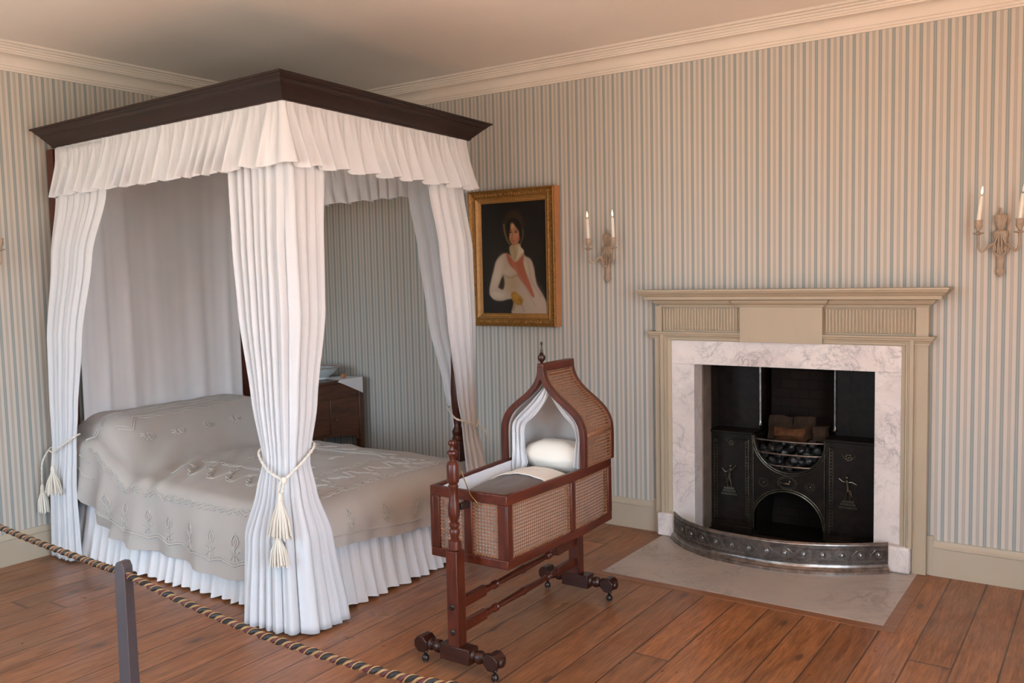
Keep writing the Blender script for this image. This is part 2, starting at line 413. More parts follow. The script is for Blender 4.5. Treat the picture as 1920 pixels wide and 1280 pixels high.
# cornice (walk with the room on the left)
ROOM = [(XF, 0), (0, 0), (0, YN), (XF, YN)]
prof = [(0,2.719),(.010,2.719),(.012,2.728),(.018,2.731),(.020,2.742),(.026,2.745)]
prof += [(.026+.050*(1-math.cos(t*PI/2)), 2.745+.052*math.sin(t*PI/2)) for t in (.2,.4,.6,.8,1.)]
prof += [(.082,2.799),(.084,2.806),(.090,2.808),(.092,2.817),(.100,2.820),(.104,2.829),(.114,2.832),(.118,2.840),(.132,2.842),(.138,2.848),(.140,2.853),(0,2.853)]
MB().sweep(ROOM, prof, closed=True).build('trim_1', M_['cornice'], kind='structure', angle=25)
bp = [(0,0),(.020,0),(.020,.140),(.024,.143),(.024,.150),(.016,.158),(.012,.168),(.010,.177),(0,.177)]
MB().sweep([(0,0),(0,YN)], bp).build('baseboard_left', M_['skirting'], kind='structure')
MB().sweep([(2.795,0),(0,0)], bp).build('baseboard_right', M_['skirting'], kind='structure')
MB().sweep([(XF,0),(4.315,0)], bp).build('baseboard_right', M_['skirting'], kind='structure')
MB().sweep([(0,YN),(XF,YN)], bp).build('baseboard_near', M_['skirting'], kind='structure')
MB().sweep([(XF,YN),(XF,0)], bp).build('baseboard_far', M_['skirting'], kind='structure')
# upright strips beside the chimneypiece
MB().box(2.795, 2.823, -.022, 0, 0, .20).build('trim_2', M_['skirting'], kind='structure', bevel=.002)
MB().box(4.288, 4.315, -.022, 0, 0, .20).build('trim_3', M_['skirting'], kind='structure', bevel=.002)
# hearth slab with mitred boards around
MB().box(2.875, 4.25, -.81, -.002, -.01, .004).build('hearthstone', M_['hearth'], smooth=False, label='pale grey marble hearth slab set in the floor before the fireplace', cat='hearth')
W2 = .055
MB().strip([(2.875-W2,-.02),(2.875-W2,-.81-W2),(4.25+W2,-.81-W2),(4.25+W2,-.02)], [(2.875,-.02),(2.875,-.81),(4.25,-.81),(4.25,-.02)], -.01, .0025, axis='z').build('trim_4', wood('hearth_border_pine', (.16,.058,.024), (.27,.115,.048), .36, 'x', 12), kind='structure', smooth=False)
# ------------------------------------------------------------------ chimneypiece
fs = thing('fireplace_surround', (3.56, -.02, 0), 'stone-coloured painted mantelpiece with fluted frieze and white marble slips', 'fireplace')
LX, RX = 2.835, 4.29
sp = [(0,1.345),(.010,1.346),(.012,1.355),(.024,1.359),(.034,1.368),(.040,1.380),(.046,1.383),(.074,1.386),(.076,1.402),(.084,1.406),(.092,1.417),(.102,1.424),(.104,1.430),(.110,1.433),(.110,1.442),(0,1.442)]
def ret(x0, x1, y): return [(x1, -.001), (x1, y), (x0, y), (x0, -.001)]
m = MB(); m.sweep(ret(2.872, 4.284, -.06), sp); m.box(2.88, 4.276, -.10, -.001, 1.40, 1.4415); m.build('shelf', M_['mantel'], fs, angle=22)
m = MB(); m.box(LX, 2.872, -.06, -.001, 1.2, 1.35); m.box(4.232, RX, -.06, -.001, 1.2, 1.35); m.box(2.86, 4.24, -.048, -.001, 1.2, 1.35); m.build('frieze', M_['mantel'], fs, smooth=False)
def flutes(x0, x1, n, nm):
    m = MB(); z0, z1 = 1.210, 1.338; w = (x1-x0)/n
    m.box(x0, x1, -.0505, -.040, z0-.004, z1+.004)
    for k in range(n):
        c = x0+(k+.5)*w; rows = []
        for z, s in ((z0,.2),(z0+.002,.8),(z0+.005,1),(z1-.005,1),(z1-.002,.8),(z1,.2)):
            rows.append([(c+.40*w*math.cos(a), -.050-.0095*s*math.sin(a), z) for a in [PI-PI*q/6 for q in range(7)]])
        m.grid(rows)
    m.build(nm, M_['mantel'], fs, angle=60)
flutes(2.876, 3.343, 27, 'fluted_panel'); flutes(3.792, 4.228, 26, 'fluted_panel')
m = MB(); m.box(3.347, 3.788, -.085, -.045, 1.154, 1.35)
m.sweep([(3.788,-.05),(3.788,-.085),(3.347,-.085),(3.347,-.05)], [(0,1.344),(.009,1.346),(.011,1.355),(.022,1.359),(.032,1.368),(.038,1.381),(.044,1.3835),(0,1.3835)]); m.build('tablet', M_['mantel'], fs, angle=22)
cp = [(0,1.156),(.008,1.157),(.010,1.166),(.015,1.168),(.018,1.176),(.025,1.180),(.027,1.188),(.032,1.192),(.033,1.201),(0,1.201)]
m = MB(); m.sweep(ret(2.826, 4.286, -.05), cp); m.box(2.83, 4.28, -.06, -.002, 1.157, 1.2); m.build('capital_moulding', M_['mantel'], fs, angle=22)
for x0, x1 in ((2.823, 2.869), (4.224, 4.288)):
    m = MB(); m.box(x0, x1, -.05, -.001, .0045, 1.157); m.build('pilaster', M_['mantel'], fs, smooth=False)
m = MB()
def U(d): return [(2.868+d, .135), (2.868+d, 1.2-d*.85), (4.226-d, 1.2-d*.85), (4.226-d, .135)]
pr = [(0,-.074),(.018,-.074),(.020,-.066),(.026,-.068),(.031,-.062),(.036,-.064),(.040,-.056),(.050,-.052),(.0585,-.050),(.0585,-.02)]
rows = [[(p[0], y, p[1]) for p in U(d)] for d, y in [(0,-.02)]+pr]
m.grid(rows); m.build('architrave', M_['mantel'], fs, angle=20)
m = MB(); m.box(2.924, FX0+.004, -.045, .066, .0045, 1.0155); m.build('marble_jamb', M_['marble'], fs, smooth=False, label='white veined marble jamb')
m = MB(); m.box(FX1-.004, 4.186, -.045, .066, .0045, 1.0155); m.build('marble_jamb', M_['marble'], fs, smooth=False, label='white veined marble jamb')
m = MB(); m.box(2.924, 4.186, -.0455, .066, 1.0165, 1.155); m.build('marble_lintel', M_['marble'], fs, smooth=False, label='white veined marble lintel')
m = MB(); m.box(2.846, 2.95, -.09, -.001, .0045, .14); m.build('plinth', M_['marble'], fs, bevel=.008, label='white marble plinth block')
m = MB(); m.box(4.11, 4.222, -.09, -.001, .0045, .14); m.build('plinth', M_['marble'], fs, bevel=.012, label='white marble plinth block')
# ------------------------------------------------------------------ grate
gr = thing('fire_grate', (3.55, .3, .001), 'black cast-iron hob grate with relief panels inside the fireplace', 'grate')
GY = .19
def hob(x0, x1, side):
    m = MB(); m.box(x0, x1, GY, .46, .02, .595); h = m.build('hob', M_['iron'], gr, bevel=.004)
    m = MB(); m.box(x0, x1, GY-.010, GY+.02, .0, .045); m.build('hob_base', M_['iron'], gr, bevel=.004)
    m = MB(); m.box(x0-.002, x1+.002, GY-.014, .46, .592, .607); m.build('hob_plate', M_['iron'], gr, bevel=.004)
    m = MB()
    for d, yy in ((.022, .006), (.040, .004)):
        a, c, e, g = x0+d, x1-d, .06+d*.6, .575-d*.6
        m.tube([(a,GY,e),(c,GY,e),(c,GY,g),(a,GY,g)], yy, 6, True)
    n = 26
    for xx in (x0+.031, x1-.031):
        for k in range(n): m.ball((xx, GY-.001, .10+.45*k/(n-1)), (.005,.005,.007), 6, 4)
    m.build('border', M_['iron2'], h)
    return h, (x0+x1)/2
hl, c1 = hob(3.068, 3.32, -1); hr, c2 = hob(3.735, 4.04, 1)
def figure(h, cx, z0, flip, arms):
    """small cast figure on a pedestal in low relief"""
    m = MB(); y = GY-.004
    for i, (hw, zz) in enumerate(((.050, z0),(.040, z0+.018),(.032, z0+.034))): m.box(cx-hw, cx+hw, y-.006, GY+.002, zz, zz+.014)
    s = flip
    def limb(pts, r): m.tube([(cx+s*px_, y-.004, z0+pz) for px_, pz in pts], r, 7)
    limb([(-.008,.046),(-.012,.075),(-.004,.105)], [.005,.007,.009]); limb([(.016,.046),(.010,.078),(.004,.105)], [.005,.007,.009])
    limb([(0,.100),(.003,.125),(.006,.150),(.006,.160)], [.011,.010,.013,.006])
    for a in arms: limb(a, [.006,.005,.004])
    m.ball((cx+s*.008, y-.004, z0+.172), (.009,.008,.011), 8, 6)
    limb([(-.012,.105),(-.018,.080),(-.026,.062)], [.006,.007,.003])
    m.build('relief_figure', M_['iron2'], h)
figure(hl, c1-.01, .225, 1, [[(.012,.148),(.028,.165),(.044,.185)], [(0,.148),(-.022,.135),(-.046,.160)]])
figure(hr, c2-.03, .230, -1, [[(.012,.148),(.030,.150),(.048,.165)], [(0,.148),(-.022,.150),(-.046,.138)]])
def swag(h, cx, cz, s):
    m = MB()
    for k in range(7):
        a = PI*2*k/7; m.ball((cx+.013*s*math.cos(a), GY-.002, cz+.016*s*math.sin(a)), (.007*s,.005,.007*s), 7, 5)
    m.ball((cx, GY-.003, cz), (.008*s,.007,.008*s), 8, 6)
    m.tube([(cx-.035*s, GY-.002, cz+.02), (cx-.015*s, GY-.003, cz-.008), (cx+.012*s, GY-.003, cz-.012), (cx+.036*s, GY-.002, cz+.012)], .004, 6)
    m.build('rosette', M_['iron2'], h)
swag(hl, c1, .535, .8); swag(hr, c2-.03, .512, 1.)
# front plate with the half-round fire opening above and the arched ash opening below
m = MB(); PX0, PX1, n = 3.32, 3.735, 44; cb, cz, rb = 3.533, .592, .200; ca, za, rx, rz = 3.520, .085, .200, .195
def top(x): return cz-math.sqrt(max(rb*rb-(x-cb)**2, 0)) if abs(x-cb) < rb else .600
def bot(x): return za+rz*math.sqrt(max(1-((x-ca)/rx)**2, 0)) if abs(x-ca) < rx else .02
xs = sorted(set([lerp(PX0, PX1, k/n) for k in range(n+1)]+[cb-rb-1e-4, cb-rb+1e-4, cb+rb-1e-4, cb+rb+1e-4, ca-rx-1e-4, ca-rx+1e-4, ca+rx-1e-4, ca+rx+1e-4]))
xs = [x for x in xs if PX0 <= x <= PX1]
m.strip([(x, top(x)) for x in xs], [(x, bot(x)) for x in xs], GY+.004, GY+.018)
fp = m.build('front_plate', M_['iron'], gr)
m = MB()
for rr, th in ((.204, .006), (.216, .004)):
    m.tube([(cb+rr*math.cos(a), GY+.001, cz+rr*math.sin(a)) for a in [PI+PI*k/30 for k in range(31)]], th, 7)
for rr, th in ((.203, .006), (.216, .004)):
    m.tube([(ca+rr*math.cos(a), GY+.001, za+rr*.975*math.sin(a)) for a in [PI*k/30 for k in range(31)]], th, 7)
for xx in (3.326, 3.729): m.tube([(xx, GY+.001, .03), (xx, GY+.001, .595)], .005, 6)
m.build('arch_moulding', M_['iron2'], fp)
m = MB()
for ex, ez in ((.046,.030),(.055,.038)): m.tube([(3.522+ex*math.cos(a), GY+.001, .334+ez*math.sin(a)) for a in [2*PI*k/24 for k in range(24)]], .0028, 6, True)
m.ball((3.515, GY, .328), (.026,.008,.011), 10, 6); m.ball((3.536, GY, .340), (.008,.008,.012), 8, 6); m.tube([(3.492,GY,.326),(3.482,GY,.340)], .004, 6)
m.build('oval_plaque', M_['iron2'], fp)
for xx in (3.386, 3.650):
    m = MB()
    for rr in (.026, .016): m.tube([(xx+rr*math.cos(a), GY+.001, .323+rr*math.sin(a)) for a in [2*PI*k/20 for k in range(20)]], .0028, 6, True)
    m.ball((xx, GY+.001, .323), (.008,.007,.008), 8, 6); m.build('roundel', M_['iron2'], fp)
for a_, b_ in ((3.0605, 3.0715), (4.0335, 4.0445)):
    m = MB(); m.box(a_, b_, .067, .188, .02, 1.015); m.build('reveal', plain('brown_reveal', (.16, .115, .085), .5, 0, .3, 12), gr, smooth=False)
# bars
for zz in (.578, .503, .432):
    w = math.sqrt(max(rb**2-(zz-cz)**2, 0))+.006
    m = MB(); m.tube([(cb-w*math.cos(t), GY+.01-.055*math.sin(t)*(w/.2), zz) for t in [PI*k/16 for k in range(17)]], .0055, 8); m.build('bar', M_['steel'], gr)
m = MB(); m.strip([(cb+(rb+.0)*math.cos(a), cz+(rb+.0)*math.sin(a)) for a in [PI+PI*k/24 for k in range(25)]], [(cb+(rb-.008)*math.cos(a), cz+(rb-.008)*math.sin(a)) for a in [PI+PI*k/24 for k in range(25)]], GY+.01, .45); m.build('fire_basket', M_['iron'], gr)
# upper cheeks, rods and back plates
for x0, x1 in ((3.062, 3.318), (3.752, 4.043)):
    m = MB(); m.box(x0, x1, .33, .345, .606, 1.46); m.box(x0+.075, x0+.078, .328, .332, .61, 1.3); m.build('cheek_plate', M_['iron'], gr, smooth=False)
for xx in (3.322, 3.750):
    m = MB(); m.lathe([(.011,.625),(.014,.632),(.010,.640),(.0075,.66),(.0075,1.46)], 10, Matrix.Translation((xx, .322, 0))); m.build('rod', M_['steel'], gr, label='polished steel rod')
m = MB(); m.box(3.33, 3.742, .50, .52, .0, 1.46); m.build('fireback', M_['brick'], gr, smooth=False)
m = MB(); m.add([(3.335,.21,.02),(3.335,.48,.02),(3.365,.48,.26),(3.335,.21,.26)], [(0,1,2,3)]); m.add([(3.34,.21,.01),(3.72,.21,.01),(3.72,.49,.01),(3.34,.49,.01)], [(0,1,2,3)])
m.build('ash_pit', M_['iron'], gr, smooth=False)
# coals and fire bricks
rnd = random.Random(4)
def lump(seed, r):
    bm = bmesh.new(); bmesh.ops.create_icosphere(bm, subdivisions=2, radius=r)
    rr = random.Random(seed); o = Vector((rr.random()*9, rr.random()*9, rr.random()*9)); sc = (rr.uniform(.8,1.25), rr.uniform(.75,1.1), rr.uniform(.65,.95))
    for v in bm.verts:
        k = 1+.42*noise.noise(v.co/r*.9+o)
        q = v.co*k; v.co = Vector((q.x*sc[0], q.y*sc[1], q.z*sc[2]))
    me = bpy.data.meshes.new('coal_lump'); bm.to_mesh(me); bm.free(); me.materials.append(M_['coal']); return me
lumps = [lump(s, .027) for s in range(6)]
pos = []
for zi, (zz, nn) in enumerate(((.420,3),(.455,5),(.492,6),(.532,7))):
    w = math.sqrt(max((rb-.012)**2-(zz-cz)**2, 1e-4))-.028
    for k in range(nn):
        pos.append((cb+lerp(-w, w, (k+rnd.uniform(-.35,.35)*(0 < k < nn-1))/(nn-1)), .215+.018*(k % 2)-(.01 if zi > 1 else 0)+rnd.uniform(-.006,.006), zz+rnd.uniform(-.013,.013)))
    for k in range(max(nn-2, 2)):
        pos.append((cb+lerp(-w*.7, w*.7, k/max(nn-3, 1)), .275, zz+.012))
for p in pos:
    o = bpy.data.objects.new('coal_lump', rnd.choice(lumps)); C.objects.link(o); o.location = p; o.rotation_euler = (rnd.random()*6, rnd.random()*6, rnd.random()*6)
    tag(o, 'black lump of coal lying behind the grate bars', 'coal', 'coals in the grate')
def rockslab(x0, x1, y0, y1, z0, z1, seed, amp, rot, mat, label):
    bm = bmesh.new(); bmesh.ops.create_cube(bm, size=1); bmesh.ops.subdivide_edges(bm, edges=bm.edges, cuts=5, use_grid_fill=True)
    o = Vector((seed*3.1, seed*1.7, 0)); D = Vector((x1-x0, y1-y0, z1-z0)); vs = []
    R = Matrix.Rotation(rot, 3, 'X'); cc = Vector(((x0+x1)/2, (y0+y1)/2, (z0+z1)/2))
    for v in bm.verts:
        q = Vector((v.co.x*D.x, v.co.y*D.y, v.co.z*D.z)); q += Vector(noise.noise_vector(q*16+o))*amp
        v.co = R @ q
    me = bpy.data.meshes.new('fire_brick'); bm.to_mesh(me); bm.free(); me.materials.append(mat)
    ob = bpy.data.objects.new('fire_brick', me); C.objects.link(ob); ob.location = cc; tag(ob, label, 'brick')
rockslab(3.375, 3.515, .31, .345, .56, .69, 1, .012, -.35, M_['firebrick'], 'grey-brown fire brick leaning at the left behind the coals')
rockslab(3.520, 3.640, .31, .345, .56, .695, 2, .012, -.35, M_['firebrick'], 'taller fire brick leaning behind the middle of the coals')
rockslab(3.645, 3.715, .26, .33, .57, .66, 3, .016, -.1, M_['firebrick'], 'small rough fire brick at the right end above the coals')
rockslab(3.43, 3.60, .225, .29, .570, .625, 4, .016, -.7, M_['rust_glint'], 'rusty broken fire brick lying on top of the coals, with an orange light reflection painted in')
# ------------------------------------------------------------------ fender
fe = thing('fender', (3.54, -.22, .004), 'bowed polished steel fender with a band darkened for its piercings standing on the hearth', 'fender')
fpts = [(4.122,-.098),(3.975,-.207),(3.842,-.277),(3.70,-.328),(3.541,-.347),(3.301,-.329),(3.154,-.270),(3.04,-.19),(2.957,-.098)]
fpath = resample([tuple(p) for p in crom(fpts, 10)], 61)
z0 = .004
pf = [(-.004,0),(.022,0),(.022,.009),(.017,.014),(.019,.022),(.012,.029),(.008,.031),(.004,.038),(.003,.044),(-.001,.044),(-.001,.138),(.003,.139),(.005,.144),(.003,.149),(.004,.153),(.0,.157),(-.006,.157),(-.006,.0)]
MB().sweep(fpath, [(o, z+z0) for o, z in pf]).build('frame', M_['fender'], fe, angle=30)
def fen(s):
    k = s*(len(fpath)-1); i = min(int(k), len(fpath)-2); a, b2 = fpath[i], fpath[i+1]; p = a+(b2-a)*(k-i); d = (b2-a)/np.linalg.norm(b2-a)
    return p, np.array([-d[1], d[0]]), d
m = MB(); m.sweep(fpath, [(-.0005,.046+z0),(.0006,.046+z0),(.0006,.137+z0),(-.0005,.137+z0)]); m.build('hole_shade_band', iron('hole_shade_steel', (.11,.095,.085), .38, .8, .3), fe)  # solid strip, its dark tone painted in for the shade of the piercings
m = MB(); NB = 14
def fp3(s, z, o=.0015): p, nn, d = fen(s); return (p[0]+nn[0]*o, p[1]+nn[1]*o, z+z0)
for k in range(NB):
    for q in range(-1, 2, 2):
        c = (k+.5)/NB
        for w_, h_ in ((.20,.9),(.42,.9)):
            m.tube([fp3(min(max(c+q*w_/NB, .003), .997), .092-.030*h_), fp3(min(max(c+q*.5/NB, .003), .997), .092), fp3(min(max(c+q*w_/NB, .003), .997), .092+.030*h_)], .0012, 5)
for z in (.066, .118, .060, .124): m.tube([fp3(s/60, z) for s in range(61)], .0012, 5)
for z, zz in ((.121, .006), (.0625, .006)): m.tube([fp3((s+.5)/121, z+(.003 if s % 2 else -.003)) for s in range(120)], .0010, 4)
m.build('lattice', M_['fender'], fe)
def onface(s, z, o):
    p, nn, d = fen(s); return Matrix(((d[0],0,nn[0],p[0]+nn[0]*o),(d[1],0,nn[1],p[1]+nn[1]*o),(0,1,0,z+z0),(0,0,0,1)))
def dup_part(me, nm, par, Mx):
    o = bpy.data.objects.new(nm, me); C.objects.link(o); o.parent = par; o.matrix_basis = ROOTM[par.name].inverted() @ Mx; return o
m = MB(); m.lathe([(.016,0),(.016,.002),(.0135,.0035),(.0125,.003),(.011,.0065),(.006,.009),(.001,.0098)], 14)
for k in range(12): m.ball((.0178*math.cos(k*PI/6), .0178*math.sin(k*PI/6), .001), .0022, 5, 4)
me = m.build('boss', M_['steel'], fe, world=False); first = me
for k in range(NB):
    Mx = onface((k+.5)/NB, .092, .0008)
    if k == 0: me.matrix_basis = ROOTM[fe.name].inverted() @ Mx
    else: dup_part(me.data, 'boss', fe, Mx)
m = MB(); m.ball((0,0,0), .0044, 7, 5); rv = m.build('rivet', M_['steel'], fe, world=False); k0 = 0
for z in (.128, .056):
    for k in range(28):
        Mx = onface((k+.5)/28, z, .001)
        if k0 == 0: rv.matrix_basis = ROOTM[fe.name].inverted() @ Mx; k0 = 1
        else: dup_part(rv.data, 'rivet', fe, Mx)
# ------------------------------------------------------------------ bed
PX_ = dict(N=-2.06, F=-.86, H=.115, T=2.035)          # post lines: near, far, head, foot
bed = thing('four_poster_bed', (1.09, -1.46, 0), 'dark mahogany four-poster bed with white ruffled valance and bed skirt', 'bed')
for x, y in ((PX_['T'], PX_['N']), (1.985, PX_['F']), (PX_['H'], PX_['N']), (PX_['H'], PX_['F'])):
    m = MB(); T = Matrix.Translation((x, y, 0))
    if x < 1: m.box(-.035, .035, -.035, .035, 0, 2.30, T)
    else:
        m.box(-.035, .035, -.035, .035, .0, .62, T)
        m.lathe([(.034,.615),(.036,.63),(.028,.645),(.034,.67),(.020,.70),(.024,.74),(.033,.82),(.036,.90),(.031,1.02),(.026,1.3),(.023,1.8),(.021,2.24),(.028,2.26),(.028,2.30)], 16, T)
    m.build('post', M_['mahog'], bed, bevel=.003)
NF, NH, FF, FH = np.array((2.225,-2.27)), np.array((.115,-2.20)), np.array((2.13,-.655)), np.array((.06,-.62))
def quad(ins):
    """canopy outline pulled in by ins, counter-clockwise from far-foot"""
    c = (NF+NH+FF+FH)/4; out = []
    for p, q, r in ((FF, FH, NF), (FH, NH, FF), (NH, NF, FH), (NF, FF, NH)):
        a = (q-p)/np.linalg.norm(q-p); b2 = (r-p)/np.linalg.norm(r-p)
        hd = p is FH or p is NH; ka, kb = (1., .55) if p is FH else ((.55, 1.) if p is NH else (1., 1.)); ka, kb = ((1., .5) if p is FH else (.5, 1.) if p is NH else (1., 1.)) if False else ((1., 1.) if not hd else ((1., .5) if p is FH else (1., .5)))
        along_x = a if abs(a[0]) > abs(b2[0]) else b2; along_y = b2 if along_x is a else a
        out.append(p+along_x*ins*(.55 if hd else 1.)+along_y*ins)
    return out
def zt(x, y): return -.006*(2.2-x)/2.1-.010*(y+2.27)/1.6
cpr = [(.098,2.308),(.094,2.312),(.092,2.318),(.047,2.360),(.044,2.365),(.038,2.366),(.036,2.371),(.030,2.374),(.022,2.381),(.017,2.388),(.012,2.389),(.011,2.393),(.001,2.394),(0,2.403),(.02,2.406)]
rows = []
for ins, z in cpr: rows.append([(p[0], p[1], z+zt(*p)) for p in quad(ins)])
m = MB(); m.grid(rows, cu=True); n0 = len(rows)-1
m.add(rows[-1], [(0,1,2,3)]); m.add([(p[0],p[1],p[2]) for p in rows[0]], [(3,2,1,0)])
m.build('canopy_cornice', M_['canopy'], bed, angle=18)
def ruffle(m, path, closed, z0, z1, K, a0, a1, flare, seed, rows=12, per=9, zf=None, head=.02, hemw=.006, sgn=1):
    rnd = random.Random(seed); n = K*per+(0 if closed else 1)
    P = resample(path, n, closed); N = []
    for i in range(n):
        a, b2 = (P[i-1], P[(i+1) % n]) if closed else (P[max(i-1, 0)], P[min(i+1, n-1)])
        d = b2-a; d = d/max(np.linalg.norm(d), 1e-9); N.append(np.array((-d[1], d[0]))*sgn)
    ph = [rnd.uniform(0, 2*PI) for _ in range(6)]; am = [rnd.uniform(.55, 1.25) for _ in range(K+2)]
    out = []
    for r in range(rows+1):
        t = r/rows; tt = max((t-head)/(1-head), 0); amp = lerp(a0, a1, tt**.8); row = []
        for i in range(n):
            s = i/per; th = 2*PI*s+1.6*math.sin(s*.83+ph[0])+1.3*math.sin(s*.37+ph[1])+tt*.9*math.sin(s*.59+ph[2])
            k = am[int(s) % (K+1)]*(1-(s % 1))+am[(int(s)+1) % (K+1)]*(s % 1)
            w = math.sin(th)+.28*math.sin(2*th+ph[3])*tt+(1-tt)*.55*math.sin(2.9*th+ph[4])
            o = amp*k*w+flare*tt**1.3
            tan = amp*.45*k*math.cos(th+.6)*tt
            dx = np.array((N[i][1], -N[i][0]))
            p = P[i]+N[i]*o+dx*tan; zz = lerp(z0, z1, t)+(hemw*math.sin(th*.5+ph[5])*tt**3 if hemw else 0)
            if zf: zz += zf(p[0], p[1])
            row.append((p[0], p[1], zz))
        out.append(row)
    m.grid(out, cu=closed); return m
def rounded(pts, r, n=5):
    out = []; m = len(pts)
    for i in range(m):
        p, a, b2 = np.array(pts[i]), np.array(pts[i-1]), np.array(pts[(i+1) % m])
        u = (a-p)/np.linalg.norm(a-p); v = (b2-p)/np.linalg.norm(b2-p)
        for k in range(n+1):
            t = k/n; out.append((1-t)**2*(p+u*r)+2*t*(1-t)*p+t*t*(p+v*r))
    return out
m = MB(); m.add([(p[0], p[1], 2.300) for p in quad(.125)], [(0,1,2,3)]); m.build('tester_bounce', M_['whitecool'], bed, smooth=False, label='white cloth added under the canopy to bounce light')  # unseen cloth, added to bounce light inside the bed
m = MB(); ruffle(m, rounded(quad(.106), .02)[::-1], True, 2.316, 2.036, 74, .0022, .0285, .048, 3, 18, 14, zt, .09, .008)
m.build('valance', M_['white'], bed, angle=180, label='white gathered cotton valance')
m = MB(); SK = [(.11,-2.065),(2.06,-2.065),(2.06,-.83),(.11,-.83)]
ruffle(m, rounded(SK, .03)[3:]+rounded(SK, .03)[:3], True, .40, .012, 84, .004, .020, .055, 8, 14, 12, None, .04, .006, -1)
m.build('bed_skirt', M_['whitecool'], bed, angle=180, label='white gathered bed skirt')
m = MB()
for y in (-2.005, -.885): m.box(.17, 2.0, y-.015, y+.015, .26, .40)
m.box(2.0, 2.03, -2.0, -.89, .26, .40); m.box(.12, .15, -2.03, -.89, .26, .62); m.build('rail', M_['mahog'], bed, bevel=.003)
MB().box(.17, 1.99, -1.985, -.905, .36, .47).build('mattress', M_['whitecool'], bevel=.04, label='white mattress under the cream bedspread', cat='mattress')
# ---- bedspread
XE, YE0, YE1, RR = 1.97, -2.055, -.865, .075
def sst(a, b2, x): t = min(max((x-a)/(b2-a), 0), 1); return t*t*(3-2*t)
nz = lambda x, y, s, o=0.: noise.noise(Vector((x*s+o, y*s+o*.7, o)))
def ztop(x, y):
    ex = min((y-YE0)/.15, (YE1-y)/.25, 1.); ex = max(ex, 0); rb = math.sqrt(max(1-(1-ex)**2, 0))
    h = .290*(1-sst(.40, .74, x+.035*nz(x, y, 2.2, 3)))*(.62+.38*rb)
    h *= (.93+.07*sst(.09, .20, x))
    cr = .045*math.sin(PI*min(max((y-YE0)/(YE1-YE0), 0), 1))*sst(.4, .9, x)*(1-.6*sst(1.5, 2.05, x))
    wr = .010*nz(x, y, 3.5, 1.)+.006*nz(x, y, 9, 5.)+.011*abs(nz(x*1.5+y, y*.6, 4.2, 9.))*sst(.5, .8, x)*(1-sst(1., 1.8, x))
    fo = sst(.42, .60, x)*(1-sst(.85, 1.25, x))*sst(-1.35, -1.95, y) if False else sst(.42, .60, x)*(1-sst(.85, 1.25, x))*(1-sst(-1.95, -1.45, y))
    wr += fo*.012*math.sin((x*1.0+(y+2.0)*.55)*34+1.5*nz(x, y, 3, 7.))
    return .512+h+cr+wr
def hemn(x):
    a = [(.0,.42),(.30,.36),(.40,.25),(.55,.205),(.84,.165),(1.42,.138),(1.75,.14),(2.3,.20)]
    for p, q in zip(a, a[1:]):
        if x <= q[0]: return lerp(p[1], q[1], max((x-p[0])/(q[0]-p[0]), 0))
    return .2
def hemf(y): return lerp(.325, .25, min(max((y+2.0)/.7, 0), 1))
def drop(d, r=RR):
    a = d/r
    return (r*math.sin(a), r*(1-math.cos(a))) if a < PI/2 else (r+.02*(1-math.exp(-(d-r*PI/2)*6)), r+d-r*PI/2)
def LN(x): return max(ztop(min(x, XE), YE0)-hemn(x)-RR, .02)+RR*PI/2
RF = .15
def LFo(y): return max(ztop(XE, min(max(y, YE0), YE1))-hemf(y)-RF, .02)+RF*PI/2
def LFa(x): return .16+RR*PI/2
def surf(X, Y, lift=0.):
    """cloth coordinates -> point; beyond the bed's edges the cloth turns down"""
    x, y = min(X, XE), min(max(Y, YE0), YE1)
    dx = X-x; dy = Y-y; d = max(abs(dx), abs(dy)); z = ztop(x, y)
    if d < 1e-9: return (x, y, z+lift)
    hh = math.hypot(dx, dy); ux, uy = dx/hh, dy/hh; r_ = lerp(RR, RF, dx/(dx+abs(dy))); o, dn = drop(d, r_)
    s = (x*1.0+y*1.7); hang = max(d-r_*1.3, 0)
    o += hang*(.13*math.exp(-((x-.50)/.22)**2)*math.sin((x+.35*hang)*34+.6)*(1 if dy < 0 else 0)+.10*math.sin(s*9+1)+.05*math.sin(s*23)+.07*nz(x, y, 6, 2.)) + lift
    return (x+ux*o, y+uy*o, z-dn+ (lift if d < RR else 0))
NX, NY, ND = 96, 70, 22
rows = []
for i in range(NX+ND+1):
    e = max(i-NX, 0)/ND; x0 = lerp(.085, XE, min(i, NX)/NX); row = []
    for k in range(-ND, NY+ND+1):
        y0 = lerp(YE0, YE1, min(max(k, 0), NY)/NY); fN = max(-k, 0)/ND; fF = max(k-NY, 0)/ND
        X = x0+e*LFo(y0); L1 = LN(x0) if e == 0 else lerp(LN(x0), LFo(YE0), .5)
        Y = y0-fN*(L1 if e == 0 else L1)+fF*LFa(x0)
        row.append(surf(X, Y))
    rows.append(row)
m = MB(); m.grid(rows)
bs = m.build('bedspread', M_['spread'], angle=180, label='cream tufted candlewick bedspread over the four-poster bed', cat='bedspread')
m = MB()
def stitch(pts, r=.0048, step=.0095, close=False):
    r *= 1.06
    P = resample([tuple(p) for p in pts], max(int(sum(math.dist(a, b2) for a, b2 in zip(pts, pts[1:]))/step), 4))
    q = [surf(p[0], p[1], .0025) for p in P]; m.tube(q, [r*(1.2 if k % 2 else .62) for k in range(len(q))], 5)
def nd(x, t): return YE0-LN(x)*t
